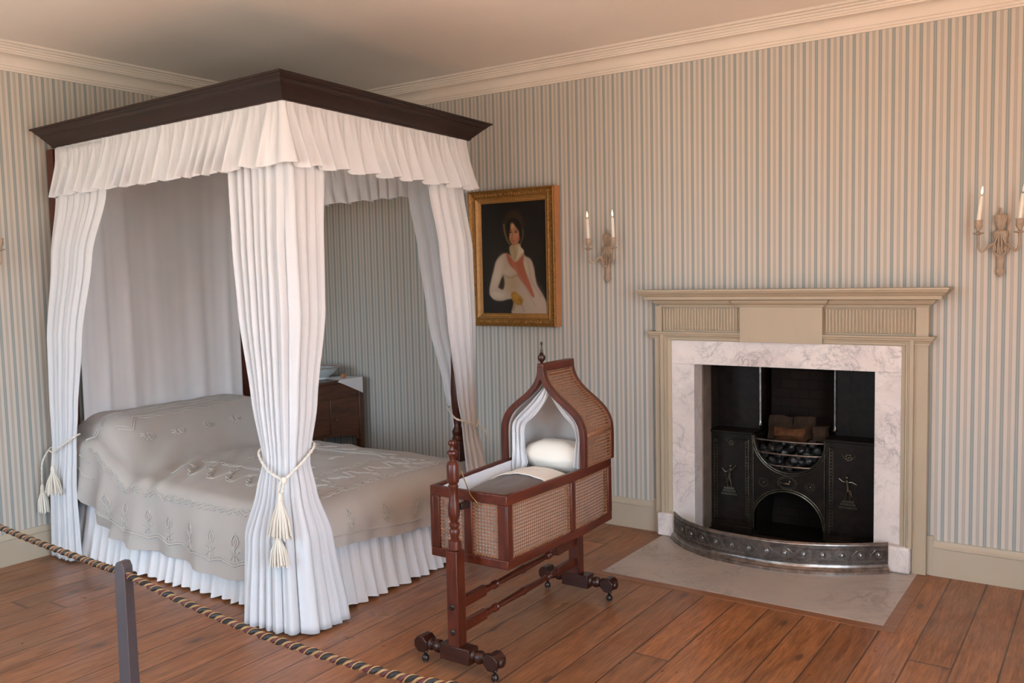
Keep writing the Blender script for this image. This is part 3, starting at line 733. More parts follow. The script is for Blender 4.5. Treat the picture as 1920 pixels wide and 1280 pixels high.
# near side: hem chain, tulips on scallops, double chain along the edge
xs = [lerp(.40, 1.98, k/150) for k in range(151)]; pitch = .178
stitch([(x, YE0-LN(x)+.065+.020*abs(math.sin(PI*(x-.4)/pitch))) for x in xs])
stitch([(x, YE0-LN(x)+.078+.020*abs(math.sin(PI*(x-.4)/pitch))) for x in xs], .003)
for o in (.0, .016): stitch([(x, YE0-.105+o+.006*math.sin(x*110)) for x in xs], .0036)
k = 0; x = .40+pitch
def tulip(f, s=1.):
    stitch([f(0, -.03*s), f(0, .05*s)], .0036)
    for q in (-1, 1):
        stitch([f(q*.025*s, -.01*s), f(q*.006*s, .02*s)], .003); stitch([f(q*.03*s, .035*s), f(0, .012*s)], .003)
        stitch([f(0, .05*s), f(q*.018*s, .062*s), f(q*.022*s, .085*s), f(q*.010*s, .108*s), f(0, .118*s)], .0036)
        stitch([f(0, .055*s), f(q*.008*s, .08*s), f(0, .1*s)], .003)
while x < 1.95:
    tulip(lambda a, b2, x=x: (x+a, YE0-LN(x)+.10+b2)); x += pitch
# foot side
ys = [lerp(-2.0, -.95, k/90) for k in range(91)]
stitch([(XE+.02+.006*math.sin(y*110), y) for y in ys], .0036); stitch([(XE-.0+.006*math.sin(y*110), y) for y in ys], .0036)
stitch([(XE+LFo(y)-.05, y) for y in ys], .003)
for y in (-1.85, -1.62, -1.39, -1.16): tulip(lambda a, b2, y=y: (XE+LFo(y)-.09-b2*.8, y+a), .8)
# top: meander and chain borders, sprigs
def zig(n, a, b2, amp, vert):
    pts = []
    for k in range(n):
        c = lerp(a, b2, k/n); w = (b2-a)/n
        for q, h in ((0,0),(.25,0),(.35,1),(.6,1),(.7,.35),(.85,.35),(.95,0)): pts.append((c+q*w, h))
    return pts
for nn, a, b2, base, sg, horiz in ((7, .85, 1.95, -1.93, 1, True), (7, .85, 1.95, -1.02, -1, True), (6, -1.9, -1.0, 1.86, -1, False)):
    pts = zig(nn, a, b2, .09, horiz)
    stitch([(c, base+sg*.085*h) if horiz else (base+sg*.085*h, c) for c, h in pts], .0045)
    stitch([(c, base+sg*(.085*h+.014)) if horiz else (base+sg*(.085*h+.014), c) for c, h in pts], .0034)
for o in (.0, .018):
    stitch([(lerp(.86, 1.70, k/80), -1.74+o+.005*math.sin(k*1.3)) for k in range(81)], .0036)
    stitch([(1.70+o+.005*math.sin(k*1.3), lerp(-1.74, -1.15, k/60)) for k in range(61)], .0036)
    stitch([(lerp(.86, 1.70, k/80), -1.15+o+.005*math.sin(k*1.3)) for k in range(81)], .0036)
for cx, cy, ra in ((1.02,-1.82,0),(1.22,-1.82,.3),(1.42,-1.82,-.2),(1.62,-1.83,.1),(1.1,-1.6,.8),(1.3,-1.5,2),(1.5,-1.6,-.7),(1.1,-1.3,2.4),(1.5,-1.3,3),(1.3,-1.35,1.),(1.95,-1.75,1.5),(1.95,-1.45,1.5),(1.95,-1.2,1.5)):
    tulip(lambda a, b2, cx=cx, cy=cy, ra=ra: (cx+a*math.cos(ra)-b2*math.sin(ra), cy+a*math.sin(ra)+b2*math.cos(ra)), .7)
# bolster borders and the curved border on the near end
def ring(xb, yn, yf, o):
    return [(xb+o, yf)]+[(xb+o, lerp(yf, yn, k/40)) for k in range(41)]+[(xb+.06+o*.3, yn-.05-o*.5),(xb+.02, yn-.12-o*.5)]
for xb, yn, yf in ((.30,-1.98,-1.0),(.44,-1.88,-1.05)):
    stitch(ring(xb, yn, yf, 0), .0036)
    stitch([(a+.016+.005*math.sin(k*1.4), b2) for k, (a, b2) in enumerate(ring(xb, yn, yf, 0))], .0036)
stitch([(.37+.010*(k % 2), lerp(-1.95, -1.1, k/50)) for k in range(51)], .003)
for yy in (-1.9, -1.7, -1.5, -1.3): tulip(lambda a, b2, yy=yy: (.56+a, yy+b2), .6)
for t in (.35, .55): stitch([(x, nd(x, t)) for x in [lerp(.16, .40, k/20) for k in range(21)]], .0034)
m.build('tufted_embroidery', M_['tuft'], bs, angle=180, label='raised cream tufted flowers and borders')
# ------------------------------------------------------------------ curtains
def drape(m, levels, K, seed, per=12, nz_=70, sgn=1, closed=False):
    """levels: (z, plan path, pleat amplitude); pleated cloth lofted between them"""
    rnd = random.Random(seed); n = K*per+1; ph = [rnd.uniform(0, 2*PI) for _ in range(8)]; am = [rnd.uniform(.2, 1.45) for _ in range(K+2)]
    R = [(z, resample([tuple(p) for p in crom(pth, 8)], n), a) for z, pth, a in levels]
    rows = []; seq = [np.array([[p[0], p[1]] for p in r[1]]) for r in R]; zs = [r[0] for r in R]
    for i in range(nz_+1):
        z = lerp(zs[0], zs[-1], i/nz_); j = 0
        while j < len(zs)-2 and z < zs[j+1]: j += 1
        t = (z-zs[j])/(zs[j+1]-zs[j]); a, b2 = seq[max(j-1, 0)], seq[j]; c, d = seq[j+1], seq[min(j+2, len(seq)-1)]
        P = .5*((2*b2)+(c-a)*t*.6+((2*a-5*b2+4*c-d)*.6+.4*2*(0*b2))*t*t*1+0*b2) if False else b2+(c-b2)*(t*t*(3-2*t)*.5+t*.5)
        amp = lerp(R[j][2], R[j+1][2], t); row = []
        for k in range(n):
            s = k/per; d_ = P[min(k+1, n-1)]-P[max(k-1, 0)]; d_ = d_/max(np.linalg.norm(d_), 1e-9); N = np.array((-d_[1], d_[0]))*sgn
            th = 2*PI*s+2.1*math.sin(s*.9+ph[0])+1.6*math.sin(s*.43+ph[1])+.45*math.sin(z*1.4+s*.7+ph[2])
            kk = am[int(s)]*(1-(s % 1))+am[min(int(s)+1, K+1)]*(s % 1)
            o = amp*kk*(math.sin(th)+.30*math.sin(2*th+ph[3]+.5*z)+.10*math.sin(3.3*th+ph[4]-z))
            tan = amp*.5*kk*math.cos(th+.4)
            p = P[k]+N*o+d_*tan; row.append((p[0], p[1], z))
        rows.append(row)
    m.grid(rows); return rows
G1 = 'curtains of the four-poster bed'
m = MB(); drape(m, [
 (2.29, [(1.66,-2.118),(1.85,-2.122),(2.055,-2.122),(2.092,-2.08),(2.092,-1.90)], .008),
 (2.02, [(1.695,-2.122),(1.87,-2.127),(2.065,-2.128),(2.098,-2.09),(2.100,-1.915)], .012),
 (1.70, [(1.735,-2.140),(1.90,-2.150),(2.070,-2.155),(2.108,-2.10),(2.108,-1.94)], .017),
 (1.40, [(1.775,-2.150),(1.90,-2.165),(2.070,-2.17),(2.115,-2.11),(2.113,-1.955)], .019),
 (1.00, [(1.838,-2.150),(1.93,-2.172),(2.06,-2.173),(2.105,-2.125),(2.100,-2.015)], .015),
 (.74, [(1.885,-2.145),(1.95,-2.172),(2.05,-2.172),(2.095,-2.14),(2.085,-2.06)], .009),
 (.60, [(1.86,-2.165),(1.93,-2.19),(2.06,-2.195),(2.115,-2.14),(2.10,-2.04)], .013),
 (.40, [(1.80,-2.175),(1.90,-2.225),(2.08,-2.225),(2.16,-2.15),(2.135,-1.99)], .022),
 (.012, [(1.80,-2.175),(1.88,-2.25),(2.10,-2.25),(2.21,-2.15),(2.205,-1.97)], .028)], 10, 5, 18)
m.build('bed_curtain', M_['white'], solid=.0015, angle=180, label='white cotton bed curtain tied back with tasselled cord at the near corner post', cat='curtain', group=G1)
m = MB(); drape(m, [
 (2.29, [(.20,-2.11),(.3,-2.112),(.66,-2.11)], .008),
 (2.02, [(.19,-2.118),(.35,-2.125),(.69,-2.118)], .011),
 (1.7, [(.14,-2.14),(.30,-2.15),(.56,-2.14)], .015),
 (1.24, [(.09,-2.15),(.22,-2.17),(.43,-2.15)], .017),
 (.85, [(.085,-2.15),(.17,-2.17),(.35,-2.15)], .013),
 (.66, [(.085,-2.15),(.16,-2.17),(.315,-2.15)], .010),
 (.40, [(.065,-2.155),(.16,-2.185),(.30,-2.155)], .016),
 (.012, [(.055,-2.155),(.17,-2.20),(.33,-2.165)], .020)], 7, 11, 16)
m.build('bed_curtain', M_['white'], solid=.0015, angle=180, label='white bed curtain gathered at the bed head beside the left wall', cat='curtain', group=G1)
m = MB(); drape(m, [
 (2.27, [(1.62,-.815),(1.85,-.81),(1.985,-.81),(2.022,-.84),(2.030,-1.13)], .007),
 (2.02, [(1.63,-.815),(1.85,-.81),(1.99,-.81),(2.035,-.84),(2.045,-1.14)], .009),
 (1.70, [(1.68,-.80),(1.85,-.785),(2.04,-.785),(2.08,-.84),(2.08,-1.11)], .012),
 (1.30, [(1.74,-.80),(1.90,-.79),(2.05,-.79),(2.095,-.84),(2.095,-1.075)], .013),
 (.90, [(1.845,-.80),(1.94,-.79),(2.05,-.79),(2.09,-.84),(2.095,-1.00)], .011),
 (.71, [(1.90,-.80),(1.97,-.785),(2.05,-.785),(2.09,-.83),(2.10,-.965)], .008),
 (.46, [(1.90,-.79),(1.97,-.755),(2.07,-.755),(2.13,-.80),(2.125,-.965)], .014),
 (.012, [(1.90,-.77),(1.97,-.72),(2.10,-.72),(2.19,-.78),(2.16,-.96)], .018)], 8, 23, 16)
m.build('bed_curtain', M_['white'], solid=.0015, angle=180, label='white bed curtain at the far foot post beside the gilt framed portrait', cat='curtain', group=G1)
m = MB(); drape(m, [(2.30, [(.185,-2.02),(.185,-1.5),(.185,-.905)], .004), (1.5, [(.182,-2.02),(.182,-1.5),(.182,-.905)], .007), (.50, [(.178,-2.02),(.178,-1.5),(.178,-.90)], .007)], 6, 31, 22, 40, -1)
m.build('bed_curtain', M_['whitecool'], solid=.0012, angle=180, label='wide flat white head curtain hanging behind the pillows', cat='curtain', group=G1)
# tiebacks
def tassel_mesh(m, top, L, r, seed, lean=(0, 0), n=60):
    rnd = random.Random(seed); T = Matrix.Translation(top)
    m.lathe([(.002,0),(.008,-.004),(.0105,-.014),(.0125,-.028),(.011,-.038),(.014,-.040),(.0145,-.047),(.012,-.050)][::-1], 12, T)
    for k in range(n):
        a = 2*PI*k/n*5.03; q = (.4+.6*rnd.random()); l = L*rnd.uniform(.9, 1.02)
        p0 = Vector((.010*q*math.cos(a), .010*q*math.sin(a), -.046)); p2 = Vector((r*q*math.cos(a)+lean[0], r*.7*q*math.sin(a)+lean[1], -l))
        p1 = (p0+p2)/2+Vector((.006*math.cos(a), .006*math.sin(a), .004))
        m.tube([Vector(top)+p for p in (p0, p1, p2)], [.0030, .0036, .0030], 5)
def twisted(m, pts, r, turns_per_m=60):
    P = resample([tuple(p) for p in crom(pts, 10)], max(len(pts)*16, 24)); acc = 0; prev = None
    for st in (0, PI):
        q = []; acc = 0
        for i, p in enumerate(P):
            d = P[min(i+1, len(P)-1)]-P[max(i-1, 0)]; d = d/np.linalg.norm(d)
            if i: acc += float(np.linalg.norm(P[i]-P[i-1]))
            u = np.cross(d, (0, 0, 1.)); u = u/max(np.linalg.norm(u), 1e-6); v = np.cross(d, u); a = acc*turns_per_m*2+st
            q.append(p+(u*math.cos(a)+v*math.sin(a))*r*.45)
        m.tube(q, r*.72, 7)
tb = thing('curtain_tieback', (2.06, -2.2, .68), 'cream cord with two full tassels tied round the near corner bed curtain', 'tieback', group='cream curtain tiebacks')
m = MB(); K0 = (2.095, -2.222, .68)
twisted(m, [K0, (1.98,-2.215,.715), (1.868,-2.165,.775), (1.90,-2.10,.80), (2.01,-2.03,.82), (2.10,-2.045,.81), (2.128,-2.12,.765), K0], .0055)
twisted(m, [K0, (2.098,-2.228,.66), (2.096,-2.240,.63)], .005); twisted(m, [(2.090,-2.226,.69), (2.078,-2.236,.65), (2.08,-2.245,.55), (2.09,-2.258,.46)], .0045)
m.ball(K0, (.014,.012,.016), 10, 8); m.build('cord', M_['cord'], tb)
m = MB(); tassel_mesh(m, (2.094,-2.246,.635), .205, .066, 1, (-.012, 0), 95); m.build('tassel', M_['cord'], tb)
m = MB(); tassel_mesh(m, (2.088,-2.262,.480), .165, .052, 2, (0, 0), 85); m.build('tassel', M_['cord'], tb)
tb = thing('curtain_tieback', (.17, -2.2, .6), 'cream cord and hanging tassels on the curtain beside the left wall', 'tieback', group='cream curtain tiebacks')
m = MB(); K0 = (.165, -2.205, .615)
twisted(m, [K0, (.25,-2.195,.66), (.328,-2.165,.71), (.30,-2.12,.715), (.13,-2.10,.66), (.07,-2.17,.62), K0], .005)
twisted(m, [K0, (.19,-2.215,.59), (.195,-2.222,.545)], .0045); twisted(m, [(.08,-2.185,.615), (.045,-2.205,.54), (.04,-2.21,.42)], .0045)
m.build('cord', M_['cord'], tb)
m = MB(); tassel_mesh(m, (.196,-2.226,.55), .165, .058, 3); m.build('tassel', M_['cord'], tb)
m = MB(); tassel_mesh(m, (.052,-2.215,.425), .165, .040, 4); m.build('tassel', M_['cord'], tb)
tb = thing('curtain_tieback', (2.06, -.86, .7), 'plain cream cord looped round the curtain near the portrait', 'tieback', group='cream curtain tiebacks')
m = MB(); twisted(m, [(2.118,-.86,.705), (2.122,-.95,.745), (2.10,-1.02,.775), (1.98,-.92,.79), (1.888,-.825,.80), (1.90,-.765,.77), (2.04,-.755,.73), (2.118,-.86,.705)], .005)
twisted(m, [(2.12,-.845,.70), (2.145,-.815,.68), (2.15,-.80,.62)], .0045); m.build('cord', M_['cord'], tb)
# ------------------------------------------------------------------ portrait
pf = thing('framed_portrait', (1.835, -.04, 1.215), 'gilt framed painting of a woman in white dress with salmon sash', 'painting')
PXA, PXB, PZA, PZB = 1.505, 2.166, 1.215, 2.092
def loop(d): return [(PXA+d, PZA+d), (PXB-d, PZA+d), (PXB-d, PZB-d), (PXA+d, PZB-d)]
def ringm(prs):
    m = MB(); m.grid([[(p[0], y, p[1]) for p in loop(d)] for d, y in prs], cu=True); return m
ringm([(.004,-.004),(0,-.010),(0,-.072)]).build('frame_side', M_['frameside'], pf, smooth=False, label='plain ochre side of the frame')
ringm([(0,-.072),(.003,-.082),(.008,-.084),(.012,-.080),(.020,-.074),(.036,-.068),(.046,-.070),(.050,-.075),(.054,-.075)]).build('frame', M_['gold'], pf, angle=25)
ringm([(.054,-.075),(.058,-.070),(.068,-.062),(.072,-.063),(.076,-.060),(.080,-.052),(.083,-.050)]).build('inner_slip', M_['gold2'], pf, angle=25)
m = MB()
for k in range(34):
    for z in (PZA+.029, PZB-.029): m.ball((lerp(PXA+.03, PXB-.03, k/33), -.071, z), (.0075,.004,.006 if k % 2 else .009), 7, 5)
for k in range(44):
    for x in (PXA+.029, PXB-.029): m.ball((x, -.071, lerp(PZA+.05, PZB-.05, k/43)), (.006 if k % 2 else .009,.004,.0075), 7, 5)
m.build('frame_ornament', M_['gold'], pf)
def painting():
    nx, ny = 250, 340; X0, X1, Z0, Z1 = PXA+.08, PXB-.08, PZA+.08, PZB-.08
    gx, gy = np.meshgrid(np.linspace(0, 1, nx), np.linspace(0, 1, ny)); px = 150+607*gx; py = 215+885*gy
    img = np.empty((ny, nx, 3)); 
    bgd = np.exp(-((px-430)/300)**2-((py-780)/300)**2)
    for c, (a, b2) in enumerate(zip((22,17,12), (44,36,24))): img[..., c] = a+(b2-a)*bgd
    def sd(poly):
        P = np.array(poly, float); n = len(P); d = np.full(px.shape, 1e9); ins = np.zeros(px.shape, bool)
        for i in range(n):
            a, b2 = P[i], P[(i+1) % n]; e = b2-a; wx, wy = px-a[0], py-a[1]
            t = np.clip((wx*e[0]+wy*e[1])/(e@e), 0, 1); d = np.minimum(d, (wx-t*e[0])**2+(wy-t*e[1])**2)
            cr = ((a[1] <= py) != (b2[1] <= py)) & (px < (b2[0]-a[0])*(py-a[1])/((b2[1]-a[1]) if b2[1] != a[1] else 1e-9)+a[0]); ins ^= cr
        return np.where(ins, -1, 1)*np.sqrt(d)
    def blend(w, col):
        for c in range(3): img[..., c] = img[..., c]*(1-w)+(col[c] if not hasattr(col[c], 'shape') else col[c])*w
    def poly(pts, col, soft=5, op=1.):
        soft = soft*.55; blend(op/(1+np.exp(np.clip(sd([tuple(p) for p in crom(pts, 5, True)])/soft, -30, 30))), col)
    def ell(cx, cy, rx, ry, col, soft=.12, op=1., rot=0):
        ca, sa = math.cos(rot), math.sin(rot); u = ((px-cx)*ca+(py-cy)*sa)/rx; v = (-(px-cx)*sa+(py-cy)*ca)/ry
        r = np.sqrt(u*u+v*v); blend(op*np.clip((1-r)/soft+.5, 0, 1), col)
    def stroke(pts, w, col, soft=3, op=1.):
        soft = soft*.6
        P = [np.array(p, float) for p in crom(pts, 8)]; d = np.full(px.shape, 1e9)
        for a, b2 in zip(P, P[1:]):
            e = b2-a; wx, wy = px-a[0], py-a[1]; t = np.clip((wx*e[0]+wy*e[1])/max(e@e, 1e-9), 0, 1); d = np.minimum(d, (wx-t*e[0])**2+(wy-t*e[1])**2)
        blend(op/(1+np.exp(np.clip((np.sqrt(d)-w)/soft, -30, 30))), col)
    # bonnet behind the head
    ell(458, 405, 98, 125, (50,36,20), .3); stroke([(368,390),(375,450),(395,510),(420,545)], 6, (118,100,64)); stroke([(548,440),(545,490),(525,540),(515,575)], 5, (112,95,62), op=.8)
    # dress
    poly([(385,618),(335,632),(285,680),(262,750),(232,835),(214,905),(222,955),(262,990),(330,998),(400,985),(450,985),(438,1040),(450,1108),(770,1108),(768,1040),(722,955),(672,880),(655,820),(640,730),(612,670),(560,640),(540,600),(470,650)], (178,158,138), 5)
    poly([(345,800),(312,865),(305,890),(345,905),(362,870),(360,820)], (52,40,26), 5)
    ell(300, 760, 38, 120, (200,182,160), .9, .6, .35); ell(300, 950, 70, 24, (196,178,156), .9, .6, .1); ell(410, 770, 60, 40, (190,172,148), .9, .6); ell(570, 740, 30, 60, (192,174,140), .9, .5)
    stroke([(350,790),(420,812),(490,790)], 5, (120,100,78), 6, .6); ell(430, 860, 60, 60, (168,142,96), 1., .45); ell(640, 950, 70, 130, (188,168,150), 1., .4, -.5)
    stroke([(585,690),(600,760),(622,850),(700,960)], 3, (140,120,100), 7, .6); stroke([(540,870),(590,950),(650,1040)], 4, (150,130,112), 8, .5)
    # scarf
    poly([(385,612),(418,640),(470,690),(520,655),(552,630),(545,700),(575,790),(612,880),(640,962),(615,960),(560,880),(505,820),(475,762),(420,715),(392,660)], (160,92,66), 5)
    poly([(430,660),(470,700),(500,770),(545,840),(520,830),(480,770),(440,715)], (178,112,84), 8, .6)
    # neck and collar
    poly([(425,560),(510,545),(520,600),(488,660),(462,676),(432,640),(418,610)], (176,154,118), 4); poly([(500,560),(540,588),(550,612),(520,630),(485,668),(500,610)], (196,180,150), 4); stroke([(455,570),(470,620),(465,665)], 3, (130,105,72), 4, .6)
    # face and hair
    ell(458, 410, 70, 66, (26,18,12), .25); ell(464, 470, 52, 86, (176,126,88), .2); poly([(404,470),(400,430),(425,400),(452,376),(430,420),(412,500)], (24,16,10), 5); poly([(455,374),(500,395),(528,430),(530,490),(514,510),(508,450),(480,412)], (24,16,10), 5)
    ell(480, 500, 34, 40, (186,124,92), .9, .6); ell(445, 400, 16, 22, (196,160,112), .9, .7); ell(498, 510, 16, 16, (180,92,66), 1., .5)
    for cx, w in ((432, 12), (482, 15)):
        stroke([(cx-w,442),(cx,435),(cx+w,440)], 1.6, (70,44,28), 3, .75); ell(cx, 455, w*.85, 5.5, (120,88,66), .6, .8); ell(cx, 455, w*.45, 5, (34,22,16), .5, .95); stroke([(cx-w*.9,454),(cx,449),(cx+w*.9,454)], 1.2, (40,26,18), 2, .9)
    stroke([(452,455),(446,490),(438,502),(450,506)], 2.2, (124,76,52), 3, .8); stroke([(437,520),(446,523),(453,522),(461,523),(469,519)], 2.4, (146,66,52), 3, .9); stroke([(443,527),(453,529),(463,526)], 2., (160,84,66), 3, .8); ell(458, 548, 26, 12, (150,100,70), 1., .5)
    # gloved hand and ribbon
    poly([(428,930),(462,925),(505,955),(535,985),(528,1010),(505,1030),(470,1028),(440,1000),(424,965)], (160,118,44), 4); ell(470, 960, 26, 22, (178,136,56), .9, .7); stroke([(500,985),(520,1010),(515,1030)], 3, (110,70,30), 3, .8); stroke([(446,1000),(455,1040),(440,1072)], 5, (140,112,60), 4, .8); stroke([(520,1010),(530,1050),(545,1085)], 3, (150,108,80), 4, .7)
    img_ = np.clip(img*.92, 0, 255)/255; lin = np.where(img_ <= .04045, img_/12.92, ((img_+.055)/1.055)**2.4)
    me = bpy.data.meshes.new('canvas'); vs = []; fs = []
    for j in range(ny):
        for i in range(nx): vs.append((lerp(X0, X1, i/(nx-1)), -.048, lerp(Z1, Z0, j/(ny-1))))
    for j in range(ny-1):
        for i in range(nx-1): a = j*nx+i; fs.append((a, a+nx, a+nx+1, a+1))
    Mi = ROOTM[pf.name].inverted(); me.from_pydata([tuple(Mi @ Vector(v)) for v in vs], [], fs)
    ca = me.color_attributes.new('paint', 'FLOAT_COLOR', 'POINT'); ca.data.foreach_set('color', np.concatenate([lin.reshape(-1, 3), np.ones((nx*ny, 1))], 1).astype(np.float32).ravel())
    t = NT('oil_paint'); at = t.n('ShaderNodeAttribute', {'attribute_name': 'paint'}); t.col(at.outputs['Color']).P(.5, 0, .3); t.bump(t.noise(t.obj(), 350, 3), .12, .001)
    me.materials.append(t.m); o = bpy.data.objects.new('canvas', me); C.objects.link(o); o.parent = pf; o['label'] = 'dark oil portrait of a seated woman in a bonnet'
painting()
# ------------------------------------------------------------------ sconces with candles
def sconce(loc, rz, label):
    r = thing('wall_sconce', loc, label, 'sconce', rz, 'carved wall sconces')
    Sq = Matrix.Scale(.62, 4, (0, 1, 0)); L = Matrix.Translation((0, -.022, 0)) @ Sq
    m = MB(); m.lathe([(.002,.160),(.006,.150),(.004,.142),(.009,.132),(.028,.124),(.028,.119),(.023,.112),(.025,.098),(.022,.080),(.015,.064),(.011,.060),(.018,.056),(.031,.050),(.035,.036),(.032,.020),(.026,.010),(.024,-.010),(.026,-.022),(.022,-.050),(.017,-.072),(.015,-.098),(.013,-.124),(.019,-.130),(.020,-.138),(.014,-.150),(.004,-.164),(.001,-.166)][::-1], 18, L)
    m.box(-.012, .012, -.02, 0, -.11, .09)
    for k in range(9):
        a = PI+PI*k/8; m.tube([(.026*math.cos(a), -.022+.016*math.sin(a), .118), (.016*math.cos(a), -.022+.011*math.sin(a), .066)], [.003, .002], 6)
    m.build('back_plate', M_['stone'], r, world=False)
    m = MB()
    for s in (-1, 1):
        m.tube([tuple(p) for p in crom([(.004*s,-.043,.036),(.016*s,-.046,.012),(.026*s,-.044,-.02),(.022*s,-.044,-.05),(.006*s,-.042,-.066),(0,-.042,-.062)], 6)], .0042, 7)
        m.tube([tuple(p) for p in crom([(.004*s,-.045,.03),(.007*s,-.047,-.01),(.010*s,-.044,-.05)], 5)], .0035, 6)
    m.tube([tuple(p) for p in crom([(.03,-.03,.01),(.040,-.032,-.02),(.034,-.034,-.05),(.018,-.036,-.06)], 6)], .003, 6)
    m.build('ribbon', M_['stone'], r, world=False)
    for s in (-1, 1):
        m = MB(); m.tube([tuple(p) for p in crom([(.018*s,-.034,-.038),(.024*s,-.046,-.016),(.036*s,-.060,-.012),(.052*s,-.076,-.030),(.068*s,-.090,-.042),(.081*s,-.099,-.030),(.084*s,-.10,-.004),(.084*s,-.10,.036)], 7)], .0062, 9); a = m.build('arm', M_['stone'], r, world=False)
        T = Matrix.Translation((.084*s, -.10, 0))
        m = MB(); m.lathe([(.006,.030),(.009,.036),(.023,.041),(.024,.045),(.012,.046),(.006,.050),(.008,.056),(.015,.064),(.0175,.076),(.0165,.082),(.0175,.096),(.0185,.099),(.0185,.103),(.0115,.103),(.0115,.094),(.001,.094)], 16, T); m.build('candle_holder', M_['stone'], r, world=False)
    return r
def candle(p, h, tilt, label, lit=True):
    r = thing('candle', p, label, 'candle', group='candles in the wall sconces')
    R = Matrix.Rotation(tilt, 4, 'Y')
    m = MB(); m.lathe([(.0098,0),(.0102,.002),(.0096,h*.5),(.0082,h-.006),(.0068,h-.001),(.002,h)], 14, R); m.build('wax_stem', M_['wax'], r, world=False)
    m = MB(); m.tube([R @ Vector((0,0,h-.002)), R @ Vector((.0004,0,h+.008))], .0012, 6); m.build('wick', M_['wick'], r, world=False)
    m = MB(); m.lathe([(.0006,h+.004),(.0042,h+.011),(.0052,h+.018),(.0042,h+.027),(.0020,h+.037),(.0004,h+.044)], 12, R); m.build('flame', M_['flame'] if lit else M_['glassy'], r, world=False)
t = NT('unlit_flame_bulb'); t.col((.8,.74,.66)).P(.3, 0, .5); M_['glassy'] = t.m
sconce((2.502, 0, 1.650), 0, 'carved two-candle sconce on striped wall between portrait and mantelpiece')
candle((2.418,-.10,1.7445), .128, -.04, 'left burning candle in the sconce beside the portrait'); candle((2.586,-.10,1.7445), .126, -.03, 'right burning candle in the sconce beside the portrait')
sconce((4.588, 0, 1.650), 0, 'carved two-candle sconce on wall right of the mantelpiece')
candle((4.504,-.10,1.7445), .122, .09, 'burning candle leaning right, in the sconce right of the mantelpiece'); candle((4.672,-.10,1.7445), .122, .085, 'candle at the right edge of the photo, in the sconce right of the mantelpiece', False)
sconce((0, -2.468, 1.700), PI/2, 'carved sconce on the left wall, cut off by the photo edge')
# ------------------------------------------------------------------ washstand in the corner
ws = thing('washstand', (.26, -.40, 0), 'dark walnut washstand in the corner behind the four-poster bed', 'washstand')
wx0, wx1, wy0, wy1 = .03, .50, -.74, -.085
m = MB(); m.box(wx0, wx1-.012, wy0+.01, wy1-.01, .43, .81); m.build('body', M_['chest'], ws, bevel=.003)
m = MB(); m.box(wx0-.005, wx1+.004, wy0-.006, wy1+.006, .808, .826); m.build('top', M_['chest'], ws, bevel=.004)
m = MB(); m.box(wx1-.014, wx1-.004, wy0+.045, wy1-.045, .705, .800); d = m.build('drawer', M_['chest'], ws, bevel=.003)
ym = (wy0+wy1)/2
for a, b2 in ((wy0+.045, ym-.004), (ym+.004, wy1-.045)):
    m = MB(); m.box(wx1-.014, wx1-.005, a, b2, .45, .695); d = m.build('door', M_['chest'], ws, bevel=.003)
m = MB(); m.lathe([(.004,0),(.007,.008),(.009,.014),(.004,.018)], 10, Matrix.Translation((wx1-.006, ym+.05, .55)) @ Matrix.Rotation(PI/2, 4, 'Y')); m.build('knob', M_['brass'], d)
for x in (wx0, wx1-.042):
    for y in (wy0, wy1-.042):
        m = MB(); m.taper((x, x+.042, y, y+.042, .44), (x, x+.042, y, y+.042, .809)); m.taper((x+.005, x+.037, y+.005, y+.037, 0), (x, x+.042, y, y+.042, .44)); m.build('leg', M_['chest'], ws, bevel=.002)
pts = [(wy0+.04, .435), (wy0+.04, .375)]+[(ym-.27*math.cos(a), .375+.055*math.sin(a)) for a in [PI*k/16 for k in range(17)]]+[(wy1-.04, .375), (wy1-.04, .435)]
m = MB(); m.prism(pts, wx1-.022, wx1-.008, 'x'); m.build('apron', M_['chest'], ws, smooth=False)
bw = thing('wash_bowl', (.275, -.305, .826), 'pale blue and white china wash bowl on the washstand', 'bowl')
m = MB(); T = Matrix.Translation((.275,-.305,.826)) @ Matrix.Scale(.93, 4); m.lathe([(.001,.006),(.075,.006),(.078,0),(.084,.0),(.080,.014),(.088,.020),(.118,.038),(.142,.062),(.157,.084),(.164,.090),(.160,.0905),(.150,.082),(.134,.062),(.110,.040),(.075,.024),(.001,.018)], 40, T); m.build('basin', M_['bowl'], bw, angle=50)
m = MB(); m.lathe([(.1575,.0842),(.1655,.0905),(.1600,.0918),(.150,.0835)], 40, T, cap=False); m.build('rim', M_['bowlrim'], bw, label='patterned grey-brown rim')
m = MB(); m.ball((.452, -.232, .8285+.0195), .0195, 16, 12); m.build('soap_ball', M_['soap'], label='small round brown wash ball on white cloth on washstand', cat='soap ball')
# white cloth hanging over the corner
rows = []; n = 16; tz = .8275
for i in range(n+1):
    u = i/n; row = []
    for k in range(n+1):
        v = k/n                                        # u along the top edge towards the corner, v from back over the front
        y = lerp(-.335, -.092, u); xt = lerp(.30, wx1+.0065, min(v/.5, 1.)); dr = max(v-.5, 0)/.5*lerp(.012, .118, u**1.1)
        row.append((xt+.004*math.sin(u*9)*max(v-.5, 0), y+ (.010*math.sin(v*4)*(1-u)), tz-dr if v > .5 else tz+.0008))
    rows.append(row)
m = MB(); m.grid(rows); m.build('face_cloth', M_['whitecool'], angle=50, label='white cloth hanging over the front corner of the washstand', cat='cloth')
# ------------------------------------------------------------------ cradle
cr = thing('cradle', (2.95, -1.65, 0), 'mahogany swinging cradle with caned sides and arched caned hood on a turned stand', 'cradle')
def cxy(y): return 2.960-.013*(y+2.05)/.85
def hby(y): return .190+.027*min((y+2.05)/.575, 1.)-.010*max((y+1.475)/.27, 0)
def pcx(y): return 2.955-.026*(y+2.13)/.96
YN_, YF_, YH = -2.05, -1.215, -1.475
ZB, ZT = .415, .705
